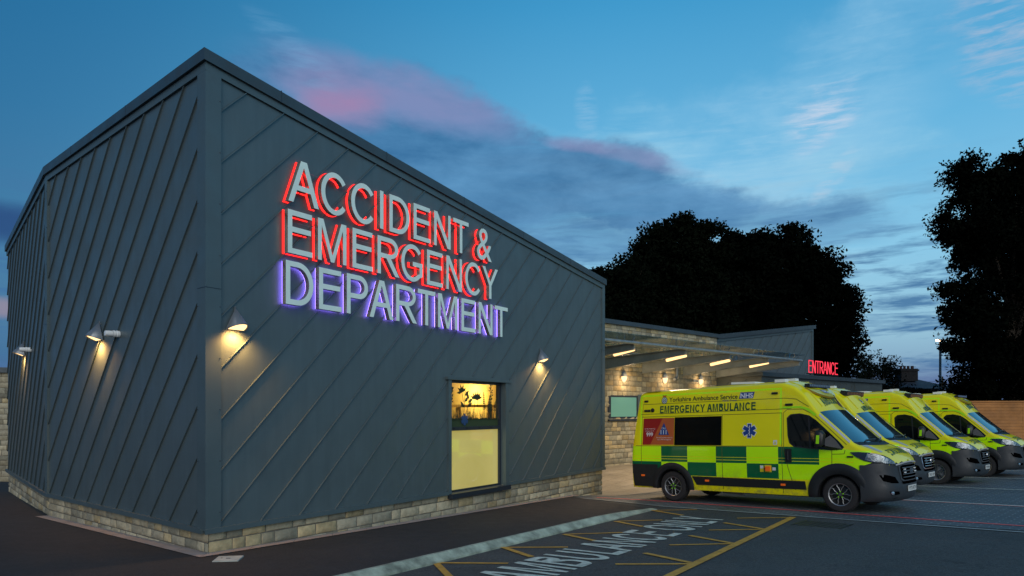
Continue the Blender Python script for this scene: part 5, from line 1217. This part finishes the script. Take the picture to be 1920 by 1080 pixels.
mk([(1275, 480, 0, 3.0, 3, 2.9), (1215, 510, 0, 1.5, 2, 2.6), (1325, 470, 0, 1.6, 2.0, 1.9), (1270, 590, 0, 4.2, 4, 5.0), (1225, 600, 0, 2.4, 3, 4), (1222, 468, 0, 1.3, 1.6, 1.5)], 52, 'uneven dark tree with jagged top between the domed tree and the low shrubby one', LEAF, 520, 150, .15, .42, 12, .4, .45)
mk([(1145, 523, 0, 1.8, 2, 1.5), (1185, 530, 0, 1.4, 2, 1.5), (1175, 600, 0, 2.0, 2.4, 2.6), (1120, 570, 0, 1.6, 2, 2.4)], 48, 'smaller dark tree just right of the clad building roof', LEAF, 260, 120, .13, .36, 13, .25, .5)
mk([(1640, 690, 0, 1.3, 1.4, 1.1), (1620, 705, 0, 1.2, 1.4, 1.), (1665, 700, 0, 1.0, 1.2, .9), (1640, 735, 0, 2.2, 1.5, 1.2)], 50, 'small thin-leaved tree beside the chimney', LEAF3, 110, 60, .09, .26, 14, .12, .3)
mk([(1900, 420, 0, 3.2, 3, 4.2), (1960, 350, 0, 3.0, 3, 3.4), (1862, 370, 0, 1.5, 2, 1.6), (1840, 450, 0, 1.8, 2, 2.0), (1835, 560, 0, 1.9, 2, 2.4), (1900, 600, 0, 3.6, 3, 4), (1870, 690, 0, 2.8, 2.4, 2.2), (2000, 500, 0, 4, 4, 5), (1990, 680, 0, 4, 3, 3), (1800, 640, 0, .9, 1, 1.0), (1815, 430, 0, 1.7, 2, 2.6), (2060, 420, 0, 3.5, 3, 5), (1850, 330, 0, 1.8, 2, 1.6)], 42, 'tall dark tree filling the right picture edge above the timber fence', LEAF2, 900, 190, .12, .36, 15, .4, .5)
# hedge of dark shrubs under that tree
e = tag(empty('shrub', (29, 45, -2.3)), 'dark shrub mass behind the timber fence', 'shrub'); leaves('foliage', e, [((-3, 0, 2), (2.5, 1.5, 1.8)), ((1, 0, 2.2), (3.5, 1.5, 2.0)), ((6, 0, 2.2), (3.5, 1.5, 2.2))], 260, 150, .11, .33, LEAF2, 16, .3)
# ------------------------------------------------------------------ house silhouette, street lamp, wires
D = 62; hx = lambda px, d=D: (px-960)/1300*d; hzz = lambda py, d=D: (768-py)/1300*d
TILE = mat('roof_tile', (.022, .026, .038), .7, 0, .25, 2., .01, 12.); BRK = mat('dark_brick', (.014, .012, .012), .9, 0, .3, 4., .01, 20.)
hs = tag(empty('house', (hx(1705), D, -2.8)), 'distant dark house roof with brick chimney showing above the ambulances', 'house'); HI = Matrix.Translation((-hx(1705), -D, 2.8))
mb = MB(); xa, xb = hx(1652), hx(1765); ze, zr_ = hzz(730), hzz(709); mb.poly([(xa, D-2.5, ze), (xb, D-2.5, ze), (hx(1726), D+1, zr_), (hx(1678), D+1, zr_)], TILE); mb.poly([(xa, D+4.5, ze), (xb, D+4.5, ze), (hx(1726), D+1, zr_), (hx(1678), D+1, zr_)], TILE)
mb.poly([(xa, D-2.5, ze), (xa, D+4.5, ze), (hx(1678), D+1, zr_)], TILE); mb.poly([(xb, D-2.5, ze), (xb, D+4.5, ze), (hx(1726), D+1, zr_)], TILE); rf = mb.build('roof', hs); rf.matrix_parent_inverse = HI
mb = MB(); mb.box((hx(1701.5), D+.2, hzz(703)), (hx(1717)-hx(1686), 1.1, 1.1), BRK); mb.box((hx(1701.5), D+.2, hzz(694.5)), (hx(1718.5)-hx(1684.5), 1.25, .14), BRK)
for q in (-.5, -.18, .15, .5): mb.lathe([(.12, 0), (.10, .28), (.13, .30), (.13, .34), (.08, .34)], mat('chimney_pot', (.05, .014, .010), .8), (hx(1702)+q, D+.2, hzz(693)), 'Z', 10)
mb.build('chimney', rf)
mb = MB(); mb.tube([(hx(1716.5), D+.3, hzz(700)), (hx(1716.5), D+.3, hzz(686))], .025, BLACK, 5); mb.tube([(hx(1710), D+.3, hzz(688)), (hx(1719), D+.3, hzz(687.5))], .02, BLACK, 5)
for q in (1712, 1714.5, 1717.5): mb.tube([(hx(q), D, hzz(687.8)), (hx(q), D+.6, hzz(687.8))], .015, BLACK, 4)
o = mb.build('aerial', rf)
mb = MB(); mb.box(((xa+xb)/2, D+1, (ze-2.8)/2-.05), (xb-xa-.8, 6.2, ze+2.8-.02), BRK); o = mb.build('wall', hs); o.matrix_parent_inverse = HI
d = 52; lx = hx(1763, d); sl_ = tag(empty('street_lamp', (lx, d, hz(lx, d))), 'tall slim street lamp with a lit head left of the right-hand tree', 'street lamp'); LI2 = Matrix.Translation((-lx, -d, -hz(lx, d)))
mb = MB(); mb.tube([(lx, d, hz(lx, d)), (lx, d, 0), (lx, d, hzz(640, d))], [.13, .095, .08], GREYL, 10); o = mb.build('post', sl_, smooth=True); o.matrix_parent_inverse = LI2
mb = MB(); zt = hzz(638, d); mb.add([(lx-.32, d-.09, zt+.03), (lx+.20, d-.09, zt-.06), (lx+.20, d+.09, zt-.06), (lx-.32, d+.09, zt+.03), (lx-.30, d-.06, zt+.09), (lx+.18, d-.06, zt+.08), (lx+.18, d+.06, zt+.08), (lx-.30, d+.06, zt+.09)], [(3,2,1,0), (4,5,6,7), (0,1,5,4), (1,2,6,5), (2,3,7,6), (3,0,4,7)], GREYL)
hd = mb.build('lamp_head', sl_); hd.matrix_parent_inverse = LI2
mb = MB(); mb.box((lx-.17, d-.02, zt+.0), (.27, .18, .10), emis('street_glow', (1., .66, .36), 24.), Matrix.Rotation(.15, 3, 'Y')); mb.build('lens', hd)
mb = MB(); a = Vector((lx+.6, 60, hzz(712, 60)))
for z1, z2 in ((716, 712), (722, 714)):
    A_ = Vector((hx(1735, 60), 60, hzz(z1, 60))); B_ = Vector((hx(1764, 60), 60, hzz(z2, 60))); C_ = Vector((hx(1800, 60), 60, hzz(z1, 60)))
    mb.tube([A_, (A_+B_)/2-Vector((0,0,.08)), B_, (B_+C_)/2-Vector((0,0,.08)), C_], .016, BLACK, 4)
tag(mb.build('overhead_wire'), 'thin overhead wires strung beside the street lamp', 'wire')
mb = MB(); px_ = hx(1765.5, 60); mb.tube([(px_, 60, -2.8), (px_, 60, hzz(706, 60))], .13, BARK, 8); tag(mb.build('telegraph_pole', smooth=True), 'dark wooden pole just behind the street lamp post', 'pole')
